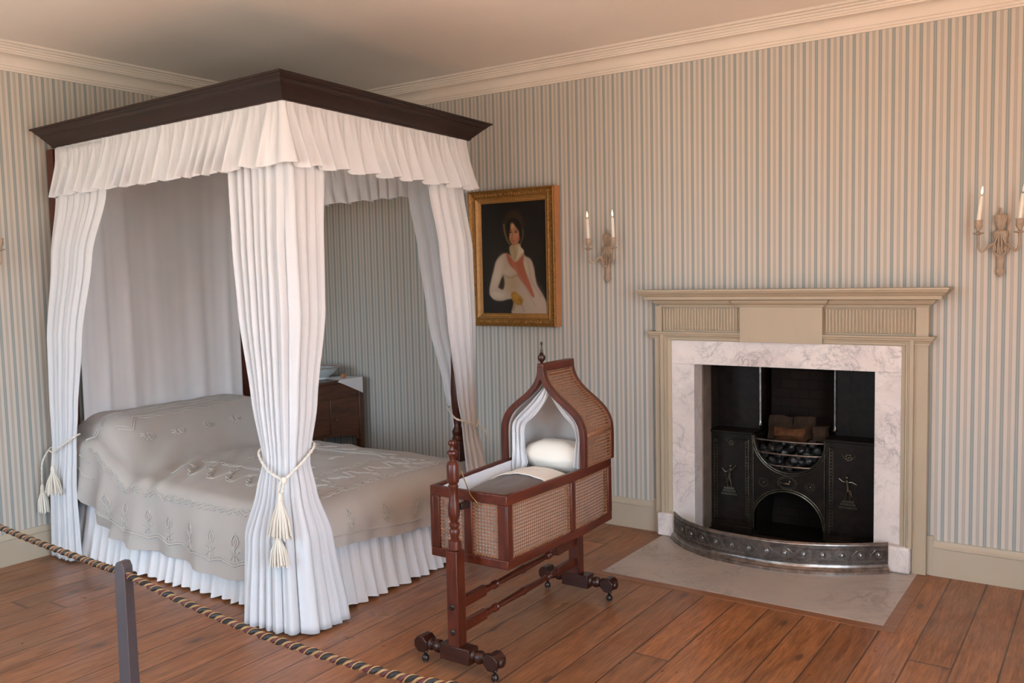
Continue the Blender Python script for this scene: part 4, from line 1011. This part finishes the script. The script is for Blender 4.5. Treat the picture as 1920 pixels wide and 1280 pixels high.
# stand: two end posts
def end_post(y, nm):
    x = pcx(y); T = Matrix.Translation((x, y, 0)); w = .0265
    m = MB(); m.box(-w, w, -w, w, .055, .488, T)
    p = m.build('end_post', M_['mahog'], cr, bevel=.003)
    m = MB(); m.lathe([(.020,.486),(.0262,.492),(.0262,.512),(.0245,.524),(.016,.530),(.0175,.545),(.021,.556),(.021,.566),(.0155,.574),(.021,.585),(.020,.593),(.0135,.599),(.0165,.607),(.023,.625),(.0245,.645),(.0215,.670),(.0165,.705),(.0165,.722),(.019,.733),(.0205,.740),(.0165,.747),(.0225,.756),(.0242,.763),(.0242,.822),(.0205,.832),(.0120,.838),(.0115,.846),(.0150,.856),(.0165,.862),(.0215,.868),(.0205,.875),(.0110,.881),(.0085,.889),(.0090,.896),(.0150,.902),(.0165,.909),(.0145,.915),(.0070,.920),(.001,.921)], 24, T); m.build('turned_finial', M_['mahog'], p)
    return x, p
def foot(y):
    x = pcx(y)+.006; m = MB()
    m.box(x-.072, x+.072, y-.031, y+.031, .050, .112)
    for s in (-1, 1):
        R = Matrix.Translation((x+s*.072, y, .083)) @ Matrix.Rotation(s*PI/2, 4, 'Y')
        m.lathe([(.026,-.001),(.026,.006),(.018,.010),(.018,.016),(.025,.022),(.027,.034),(.023,.044),(.017,.050),(.015,.054),(.025,.060),(.025,.070)], 18, R)
        q = x+s*.172; oc = [(.034*math.cos(PI/8+k*PI/4)*1.02, .034*math.sin(PI/8+k*PI/4)*1.02) for k in range(8)]
        R2 = Matrix.Translation((q, y, .084)); m.prism([(s*a, b2) for a, b2 in oc], -.031, .031, 'y', R2)
        m.lathe([(.018,.028),(.020,.034),(.014,.042),(.001,.044)], 14, R2 @ Matrix.Rotation(s*PI/2, 4, 'Y'))
    f = m.build('foot_beam', M_['mahogd'], cr, bevel=.003)
    for s in (-1, 1):
        q = x+s*.172
        m = MB(); m.lathe([(.010,.052),(.012,.046),(.007,.040),(.006,.034),(.013,.028),(.0155,.018),(.013,.009),(.008,.006),(.009,.003),(.006,0)], 14, Matrix.Translation((q, y, 0))); m.build('caster', M_['bolt'], f)
YP1, YP2 = -2.128, -1.165
x1, p1 = end_post(YP1, 0); x2, p2 = end_post(YP2, 1); foot(YP1); foot(YP2)
m = MB()
for y, x, s in ((YP1, x1, -1), (YP2, x2, 1)):
    for z in (.268, .168):
        m = MB(); m.lathe([(.0125,0),(.0125,.003),(.010,.006),(.006,.0075),(.002,.0065)], 14, Matrix.Translation((x, y+s*.0263, z)) @ Matrix.Rotation(-s*PI/2, 4, 'X')); m.build('bolt_cover', M_['bolt'], p1 if s < 0 else p2)
for z in (.268, .170):
    m = MB(); L0, L1 = YP1+.026, YP2-.026; D = L1-L0; A = np.array((x1, L0)); dirx = (x2-x1)/D
    R = Matrix.Translation((x1, L0, z)) @ Matrix(((1,0,dirx,0),(0,0,1,0),(0,1,0,0),(0,0,0,1)))
    e = .185
    for a, b2 in ((0, e), (D-e, D)):
        m.box(-.012, .012, -.021, .021, a, b2-.02 if a == 0 else b2, R) if a == 0 else m.box(-.012, .012, -.021, .021, a+.02, b2, R)
    m.lathe([(.010,e-.021),(.015,e-.012),(.0135,e+.01),(.013,e+.03),(.018,e+.045),(.012,e+.053),(.018,e+.062),(.012,e+.070),(.0125,e+.09),(.0150,D/2-.02),(.0185,D/2),(.0150,D/2+.02),(.0125,D-e-.09),(.012,D-e-.070),(.018,D-e-.062),(.012,D-e-.053),(.018,D-e-.045),(.013,D-e-.03),(.0135,D-e-.01),(.015,D-e+.012),(.010,D-e+.021)], 16, R)
    m.build('stretcher', M_['mahogy'], cr, bevel=.002)
# basket frame
m = MB(); RH, RT = .040, .022
def side(s, o): return [(cxy(y)+s*(hby(y)-o), y) for y in (YN_, YN_+.28, YN_+.55, YF_)]
for z0, z1 in ((ZT-RH, ZT), (ZB, ZB+.036)):
    o = side(-1, 0)[::-1]+side(1, 0); i_ = side(-1, RT)[::-1]+side(1, RT)
    i_ = [(p[0], max(p[1], YN_+RT) if p[1] < YN_+.01 else (min(p[1], YF_-RT) if p[1] > YF_-.01 else p[1])) for p in i_]
    m.strip(o, i_, z0, z1, 'z', closed=True)
m.build('basket_rail', M_['mahogy'], cr, bevel=.004)
for s in (-1, 1):
    for y, w in ((YN_, .042), (-1.592, .036), (YF_-.036, .036)):
        x = cxy(y)+s*hby(y); a, b2 = sorted((x, x-s*.0195)); m = MB(); m.box(a, b2, y, y+w, ZB+.034, ZT-.038); m.build('stile', M_['mahog'], cr, bevel=.006)
for y, sgn in ((YN_, 1), (YF_, -1)):
    for dx, w in ((-.168, .024), (0, .020), (.168, .024)):
        x = cxy(y)+dx*hby(y)/.19; a, b2 = sorted((y+sgn*.001, y+sgn*.0195)); m = MB(); m.box(x-w, x+w, a, b2, ZB+.034, ZT-.038); m.build('stile', M_['mahog'], cr, bevel=.004)
# cane panels with real holes
def cane(f, nu, nv, nm='cane_panel', edge=1):
    m = MB(); h = .335
    oc = [(math.cos(k*PI/4), math.sin(k*PI/4)) for k in range(8)]; sq = [(.5,0),(.5,.5),(0,.5),(-.5,.5),(-.5,0),(-.5,-.5),(0,-.5),(.5,-.5)]
    for i in range(nu):
        for k in range(nv):
            cu, cv = i+.5, k+.5; vs = [f((cu+a)/nu, (cv+b2)/nv) for a, b2 in sq]
            if i < edge or k < edge or i >= nu-edge or k >= nv-edge: hh = .20
            else: hh = h
            vs += [f((cu+hh*a)/nu, (cv+hh*b2)/nv) for a, b2 in oc]
            m.add(vs, [(q, (q+1) % 8, 8+(q+1) % 8, 8+q) for q in range(8)])
    return m.build(nm, M_['cane'], cr, smooth=False, fix=False)
PI_ = .0138
z0, z1 = ZB+.032, ZT-.036
nv = int((z1-z0)/PI_)
for s in (-1, 1):
    for a, b2 in ((YN_+.038, -1.588), (-1.560, YF_-.032)):
        def f(u, v, a=a, b2=b2, s=s): y = lerp(a, b2, u); return (cxy(y)+s*(hby(y)-.008), y, lerp(z0, z1, v))
        cane(f, int((b2-a)/PI_), nv)
for yy in (YN_+.008, YF_-.008):
    for a, b2 in ((-.150, -.017), (.017, .150)):
        k = hby(yy)/.19
        def f(u, v, a=a, b2=b2, k=k, yy=yy): return (cxy(yy)+lerp(a, b2, u)*k, yy, lerp(z0, z1, v))
        cane(f, int((b2-a)*k/PI_), nv)
# hood
PR = crom([(.219,.703),(.2205,.78),(.2185,.855),(.206,.900),(.178,.941),(.132,.980),(.084,1.016),(.047,1.052),(.026,1.085),(.018,1.112),(.016,1.140)], 5)
def offs(pr, d):
    out = []
    for i, p in enumerate(pr):
        a, b2 = pr[max(i-1, 0)], pr[min(i+1, len(pr)-1)]; t = (b2-a)/np.linalg.norm(b2-a); out.append(p+np.array((-t[1], t[0]))*d)
    return out
IN = [np.array((max(p[0], .0), p[1])) for p in offs(PR, .024)]
def arch(y0, y1, nm):
    cx = cxy((y0+y1)/2); m = MB()
    o = [(cx+p[0], p[1]) for p in PR]+[(cx-p[0], p[1]) for p in PR[::-1]]
    k = next(i for i, p in enumerate(IN) if p[0] <= .004)
    zi = IN[k][1]; ii = [(p if i < k else np.array((.0, min(zi, p[1])))) for i, p in enumerate(IN)]
    i_ = [(cx+p[0], p[1]) for p in ii]+[(cx-p[0], p[1]) for p in ii[::-1]]
    m.strip(o, i_, y0, y1, 'y'); return m.build(nm, M_['mahog'], cr, bevel=.002)
arch(YH-.014, YH+.016, 'hood_arch'); arch(YF_-.022, YF_+.004, 'hood_arch')
L_ = [0.]
for a, b2 in zip(PR, PR[1:]): L_.append(L_[-1]+float(np.linalg.norm(b2-a)))
def prof_at(t):
    s = t*L_[-1]; j = 0
    while j < len(L_)-2 and L_[j+1] < s: j += 1
    return PR[j]+(PR[j+1]-PR[j])*((s-L_[j])/(L_[j+1]-L_[j]))
ts = .275
for s in (-1, 1):
    for t0, t1 in ((.004, ts-.012), (ts+.012, .985)):
        def f(u, v, s=s, t0=t0, t1=t1):
            y = lerp(YH+.016, YF_-.022, u); p = prof_at(lerp(t0, t1, v)); return (cxy(y)+s*(p[0]-.003), y, p[1])
        cane(f, 18, int((t1-t0)*L_[-1]/PI_), 'hood_cane', 1)
    m = MB(); rows = []
    for t in (ts-.014, ts+.014):
        p = prof_at(t); rows.append([(cxy(y)+s*(p[0]-.002), y, p[1]) for y in (YH+.01, YF_-.01)])
    m.grid(rows); m.build('hood_cane_band', M_['cane'], cr, solid=.003)
m = MB(); cx = cxy(-1.345)
m.add([(cxy(YH)-.0165,YH-.013,1.116),(cxy(YH)+.0165,YH-.013,1.116),(cxy(YF_)+.0165,YF_+.003,1.116),(cxy(YF_)-.0165,YF_+.003,1.116),(cxy(YH)-.0165,YH-.013,1.152),(cxy(YH)+.0165,YH-.013,1.152),(cxy(YF_)+.0165,YF_+.003,1.152),(cxy(YF_)-.0165,YF_+.003,1.152)], [(0,3,2,1),(4,5,6,7),(0,1,5,4),(1,2,6,5),(2,3,7,6),(3,0,4,7)])
m.build('hood_ridge', M_['mahogy'], cr, bevel=.003)
m = MB(); m.lathe([(.012,0),(.008,.003),(.006,.008),(.010,.012),(.0165,.020),(.0180,.029),(.0155,.038),(.008,.044),(.010,.047),(.005,.052),(.0062,.060),(.0035,.070),(.0028,.082),(.0052,.088),(.0058,.092),(.004,.097),(.001,.099)], 18, Matrix.Translation((cxy(YH)-.0, YH+.002, 1.150))); m.build('hood_finial', M_['mahogd'], cr, label='dark turned knob on top of the hood')
# hook and wire latch at the near end
m = MB(); m.box(cxy(YN_)-.012, cxy(YN_)+.012, YN_-.050, YN_+.002, .640, .664); m.build('pivot_bracket', M_['bolt'], cr, bevel=.002)
xw = cxy(YN_)+.018; m = MB(); m.tube([tuple(p) for p in crom([(xw-.004,YP1+.028,.795),(xw+.008,YP1+.040,.745),(xw+.016,YP1+.055,.700),(xw+.030,YN_-.004,.668),(xw+.044,YN_-.004,.650)], 6)], .0022, 6); m.build('latch_wire', M_['brass'], cr)
# base board and cloth lining
m = MB(); m.prism([(p[0], min(max(p[1], YN_+.02), YF_-.02)) for p in side(-1, .02)[::-1]+side(1, .02)], ZB+.006, ZB+.018, 'z'); m.build('base_board', M_['mahogy'], cr, smooth=False)
m = MB()
pl = side(1, .0275)[::-1]+side(-1, .0275); pl = [(x, min(max(y, YN_+.0275), YF_-.0275)) for x, y in pl]
P = resample(pl[::-1], 120); P = resample([P[-1]]+P, 150) if False else resample(pl+[pl[0]], 160)
rows = []
for k in range(7):
    z = lerp(ZB+.03, ZT-.010, k/6); rows.append([(p[0]+.001*math.sin(i*.9+k), p[1]+.001*math.cos(i*.7), z) for i, p in enumerate(P)])
m.grid(rows); m.build('basket_lining', M_['whitecool'], cr, angle=180, label='white cloth lining')
m = MB()
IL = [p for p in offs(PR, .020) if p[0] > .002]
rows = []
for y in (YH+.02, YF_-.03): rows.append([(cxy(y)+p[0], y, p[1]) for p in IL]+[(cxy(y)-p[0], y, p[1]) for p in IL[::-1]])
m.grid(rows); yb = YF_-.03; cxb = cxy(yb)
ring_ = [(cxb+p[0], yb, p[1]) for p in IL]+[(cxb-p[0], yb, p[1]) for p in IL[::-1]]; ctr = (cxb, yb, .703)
m.add(ring_+[ctr], [(i, i+1, len(ring_)) for i in range(len(ring_)-1)]); m.build('hood_lining', M_['lining_shade'], cr, angle=180, label='white lining inside the hood, greyed for shade')
# bedding in the cradle
def soft(name, c, r, mat, label, cat, e=.55, rz=0., dent=None, seed=0):
    m = MB(); n, k_ = 40, 22; vs = []; fs = []; sp = lambda v, p: math.copysign(abs(v)**p, v)
    for i in range(k_+1):
        a = -PI/2+PI*i/k_
        for k in range(n):
            b2 = 2*PI*k/n; x, y, z = sp(math.cos(a), e)*sp(math.cos(b2), e), sp(math.cos(a), e)*sp(math.sin(b2), e), math.sin(a)
            w = 1-.35*max(abs(x), abs(y))**3; z *= w
            q = 1+.05*noise.noise(Vector((x*2.1+seed, y*2.1, z*2.1)))+.03*noise.noise(Vector((x*6+seed, y*6, z*4)))
            vs.append((c[0]+r[0]*x*q, c[1]+r[1]*y*q, c[2]+r[2]*z*q))
    for i in range(k_):
        for k in range(n): fs.append((i*n+k, i*n+(k+1) % n, (i+1)*n+(k+1) % n, (i+1)*n+k))
    m.add(vs, fs); return m.build(name, mat, angle=180, label=label, cat=cat)
soft('cradle_mattress', (cxy(-1.63), -1.635, .50), (.150, .365, .06), M_['whitecool'], 'small white mattress lying in the cradle', 'mattress', .3)
soft('cradle_pillow', (cxy(-1.345), -1.345, .715), (.178, .085, .074), M_['pillow'], 'plump cream pillow under the cradle hood', 'pillow', .6, seed=3)
def bedsheet(y0, y1, zf, nm, mat, label, cat, th, wf=.034):
    rows = []; n = 36; k_ = 40
    for i in range(k_+1):
        y = lerp(y0, y1, i/k_); row = []
        for k in range(n+1):
            u = lerp(-1, 1, k/n); hw = hby(y)-wf
            row.append((cxy(y)+u*hw, y, zf(u, (y-y0)/(y1-y0))+.004*noise.noise(Vector((u*4, y*14, 0)))))
        rows.append(row)
    m = MB(); m.grid(rows); return m.build(nm, mat, angle=180, solid=th, label=label, cat=cat)
bedsheet(-2.012, -1.625, lambda u, t: .610+.060*math.sqrt(max(1-(u*.98)**2, 0))*(.60+.40*math.sin(PI*min(t*.62+.08, .5)))+.012*t, 'cradle_blanket', M_['blanket'], 'grey blanket tucked in the foot of the cradle', 'blanket', .006, .040)
bedsheet(-1.655, -1.475, lambda u, t: .622+.070*math.sqrt(max(1-(u*.98)**2, 0))-.008*t, 'turned_down_sheet', M_['pillow'], 'cream sheet turned down over the grey cradle blanket', 'sheet', .005, .038)
# hood curtains
def drapeL(rows_, name, seed, label, amp, K, y):
    rows = []; rnd = random.Random(seed); ph = [rnd.uniform(0, 6) for _ in range(4)]; n = 40
    ctl = [np.array(r, float) for r in rows_]; fine = crom([c for c in ctl], 8)
    for i, c in enumerate(fine):
        xl, zl, xr, zr = c; row = []; w = xr-xl
        for k in range(n+1):
            u = k/n; a = min(amp, .30*abs(w)+.001)
            row.append((lerp(xl, xr, u), y+a*math.sin(2*PI*K*u+ph[0]+i*.04)+.4*a*math.sin(4.3*PI*K*u+ph[1]-i*.07), lerp(zl, zr, u)+.004*math.sin(u*9+ph[2])))
        rows.append(row)
    m = MB(); m.grid(rows); return m.build(name, M_['white'], angle=180, solid=.001, label=label, cat='drape', group='drapes in the cradle hood')
yd = YH+.026
drapeL([(2.955,1.052,2.968,1.055),(2.905,1.008,2.968,1.018),(2.862,.966,2.946,.975),(2.800,.912,2.894,.912),(2.768,.870,2.838,.862),(2.768,.800,2.832,.793),(2.768,.735,2.836,.735),(2.763,.690,2.846,.682),(2.770,.645,2.815,.640)], 'hood_drape', 1, 'white drape swagged to the left side of the cradle hood opening', .009, 3, yd)
drapeL([(2.962,1.048,2.976,1.050),(2.995,.985,3.040,1.002),(3.040,.925,3.095,.950),(3.086,.880,3.124,.902),(3.104,.825,3.140,.825),(3.094,.765,3.142,.770),(3.082,.690,3.140,.690)], 'hood_drape', 2, 'white drape hanging along the right side of the cradle hood opening', .007, 2.5, yd)
# ------------------------------------------------------------------ rope barrier
def post(p, label, rz=.3):
    m = MB(); T = Matrix.Translation((p[0], p[1], 0)) @ Matrix.Rotation(rz, 4, 'Z')
    a, b2 = .0215, .0180
    m.taper((-a*1.25,a*1.25,-a*1.25,a*1.25,0), (-a,a,-a,a,.02), T); m.taper((-a,a,-a,a,.02), (-b2,b2,-b2,b2,.725), T); m.taper((-b2,b2,-b2,b2,.725), (-b2*.55,b2*.55,-b2,b2,.742), T)
    return m.build('barrier_post', M_['postgrey'], bevel=.003, label=label, cat='post', group='barrier posts')
PA, PB, PCc = (2.687, -3.338), (1.40, -3.24), (4.46, -3.24)
post(PA, 'slim dark grey wooden barrier post standing in front of the bed', .25)
post(PB, 'slim dark barrier post beyond the left edge of the photo', .1); post(PCc, 'slim dark barrier post below the right bottom of the photo', .1)
rope = thing('barrier_rope', (2.687, -3.338, .6), 'black, gold and burgundy twisted rope slung through the dark barrier post', 'rope')
sagL = [(PB[0], PB[1], .70), (1.7,-3.262,.699), (2.0,-3.286,.697), (2.3,-3.308,.698), (2.55,-3.327,.701), (2.687,-3.338,.705)]
sagR = [(2.687,-3.338,.705), (2.84,-3.334,.685), (3.04,-3.332,.664), (3.26,-3.33,.648), (3.45,-3.328,.643), (3.65,-3.322,.643), (3.85,-3.31,.652), (4.15,-3.28,.678), (PCc[0], PCc[1], .705)]
P = resample([tuple(p) for p in crom(sagL+sagR[1:], 10)], 1500)
def strand(ph0, name, mat, rr, off):
    m = MB(); q = []; acc = 0.
    for i, p in enumerate(P):
        d = P[min(i+1, len(P)-1)]-P[max(i-1, 0)]; d = d/np.linalg.norm(d)
        if i: acc += float(np.linalg.norm(P[i]-P[i-1]))
        u = np.cross(d, (0, 0, 1.)); u = u/np.linalg.norm(u); v = np.cross(u, d); a = acc*2*PI/.052+ph0
        q.append(p+(u*math.cos(a)+v*math.sin(a))*off)
    m.tube(q, rr, 6); return m.build(name, mat, rope, label=name.replace('_', ' '))
strand(0, 'gold_strand', M_['ropegold'], .0036, .0060); strand(2*PI/3, 'black_strand', M_['ropeblack'], .0062, .0046); strand(4*PI/3, 'burgundy_strand', M_['ropered'], .0058, .0046); strand(PI, 'thin_gold_strand', M_['ropegold'], .0018, .0098)
# ------------------------------------------------------------------ light
SKY, GROUND, SUN = 17., 12., 210.
w = bpy.data.worlds.new('sky'); bpy.context.scene.world = w; w.use_nodes = True
nt = w.node_tree; bg = nt.nodes['Background']; tc = nt.nodes.new('ShaderNodeTexCoord'); sx = nt.nodes.new('ShaderNodeSeparateXYZ'); rp = nt.nodes.new('ShaderNodeMapRange'); mx = nt.nodes.new('ShaderNodeMix'); mx.data_type = 'RGBA'
rp.inputs[1].default_value = -.06; rp.inputs[2].default_value = .06
nt.links.new(tc.outputs['Generated'], sx.inputs[0]); nt.links.new(sx.outputs[2], rp.inputs[0]); nt.links.new(rp.outputs[0], mx.inputs[0])
mx.inputs[6].default_value = (1.*GROUND, .88*GROUND, .76*GROUND, 1); mx.inputs[7].default_value = (.64*SKY, .83*SKY, 1.02*SKY, 1)
nt.links.new(mx.outputs[2], bg.inputs[0]); bg.inputs[1].default_value = 1.
def portal(loc, rot, sx_, sz_):
    l = bpy.data.lights.new('window_portal', 'AREA'); l.shape = 'RECTANGLE'; l.size = sx_; l.size_y = sz_; l.cycles.is_portal = True
    o = bpy.data.objects.new('window_portal', l); C.objects.link(o); o.location = loc; o.rotation_euler = rot
for x0, x1, z0, z1 in WINS: portal(((x0+x1)/2, YN-.14, (z0+z1)/2), (PI/2, 0, 0), x1-x0, z1-z0)
for y0, y1, z0, z1 in WINF: portal((XF+.14, (y0+y1)/2, (z0+z1)/2), (PI/2, 0, PI/2), y1-y0, z1-z0)
sun = bpy.data.lights.new('sun', 'SUN'); sun.energy = SUN; sun.angle = math.radians(1.0); sun.color = (1., .96, .90)
so = bpy.data.objects.new('sun', sun); C.objects.link(so); so.rotation_euler = Vector((-.66, .0, -1)).to_track_quat('-Z', 'Y').to_euler()
# ------------------------------------------------------------------ camera
f_ = 1662.997
Rt, U_, F_ = Vector((.8238, .5665, -.0219)), Vector((-.0250, .0750, .99687)), Vector((-.5666, .8204, -.0756))
yaw, pit, rol = .6044, .0757, -.0220
cy_, sy_, cp_, sp_ = math.cos(yaw), math.sin(yaw), math.cos(pit), math.sin(pit)
F_ = Vector((-sy_*cp_, cy_*cp_, -sp_)); R0 = Vector((cy_, sy_, 0)); U0 = R0.cross(F_)
Rt = R0*math.cos(rol)+U0*math.sin(rol); U_ = -R0*math.sin(rol)+U0*math.cos(rol)
cam = bpy.data.cameras.new('camera'); cam.sensor_width = 36; cam.lens = f_*36/1920; cam.clip_start = .05
co = bpy.data.objects.new('camera', cam); C.objects.link(co)
mw = Matrix((Rt, U_, -F_)).transposed().to_4x4(); mw.translation = Vector((5.0697, -4.7689, 1.55)); co.matrix_world = mw
sc = bpy.context.scene; sc.camera = co
sc.view_settings.view_transform = 'Standard'; sc.view_settings.look = 'None'; sc.view_settings.gamma = 1; sc.view_settings.use_curve_mapping = False; sc.view_settings.exposure = -.13
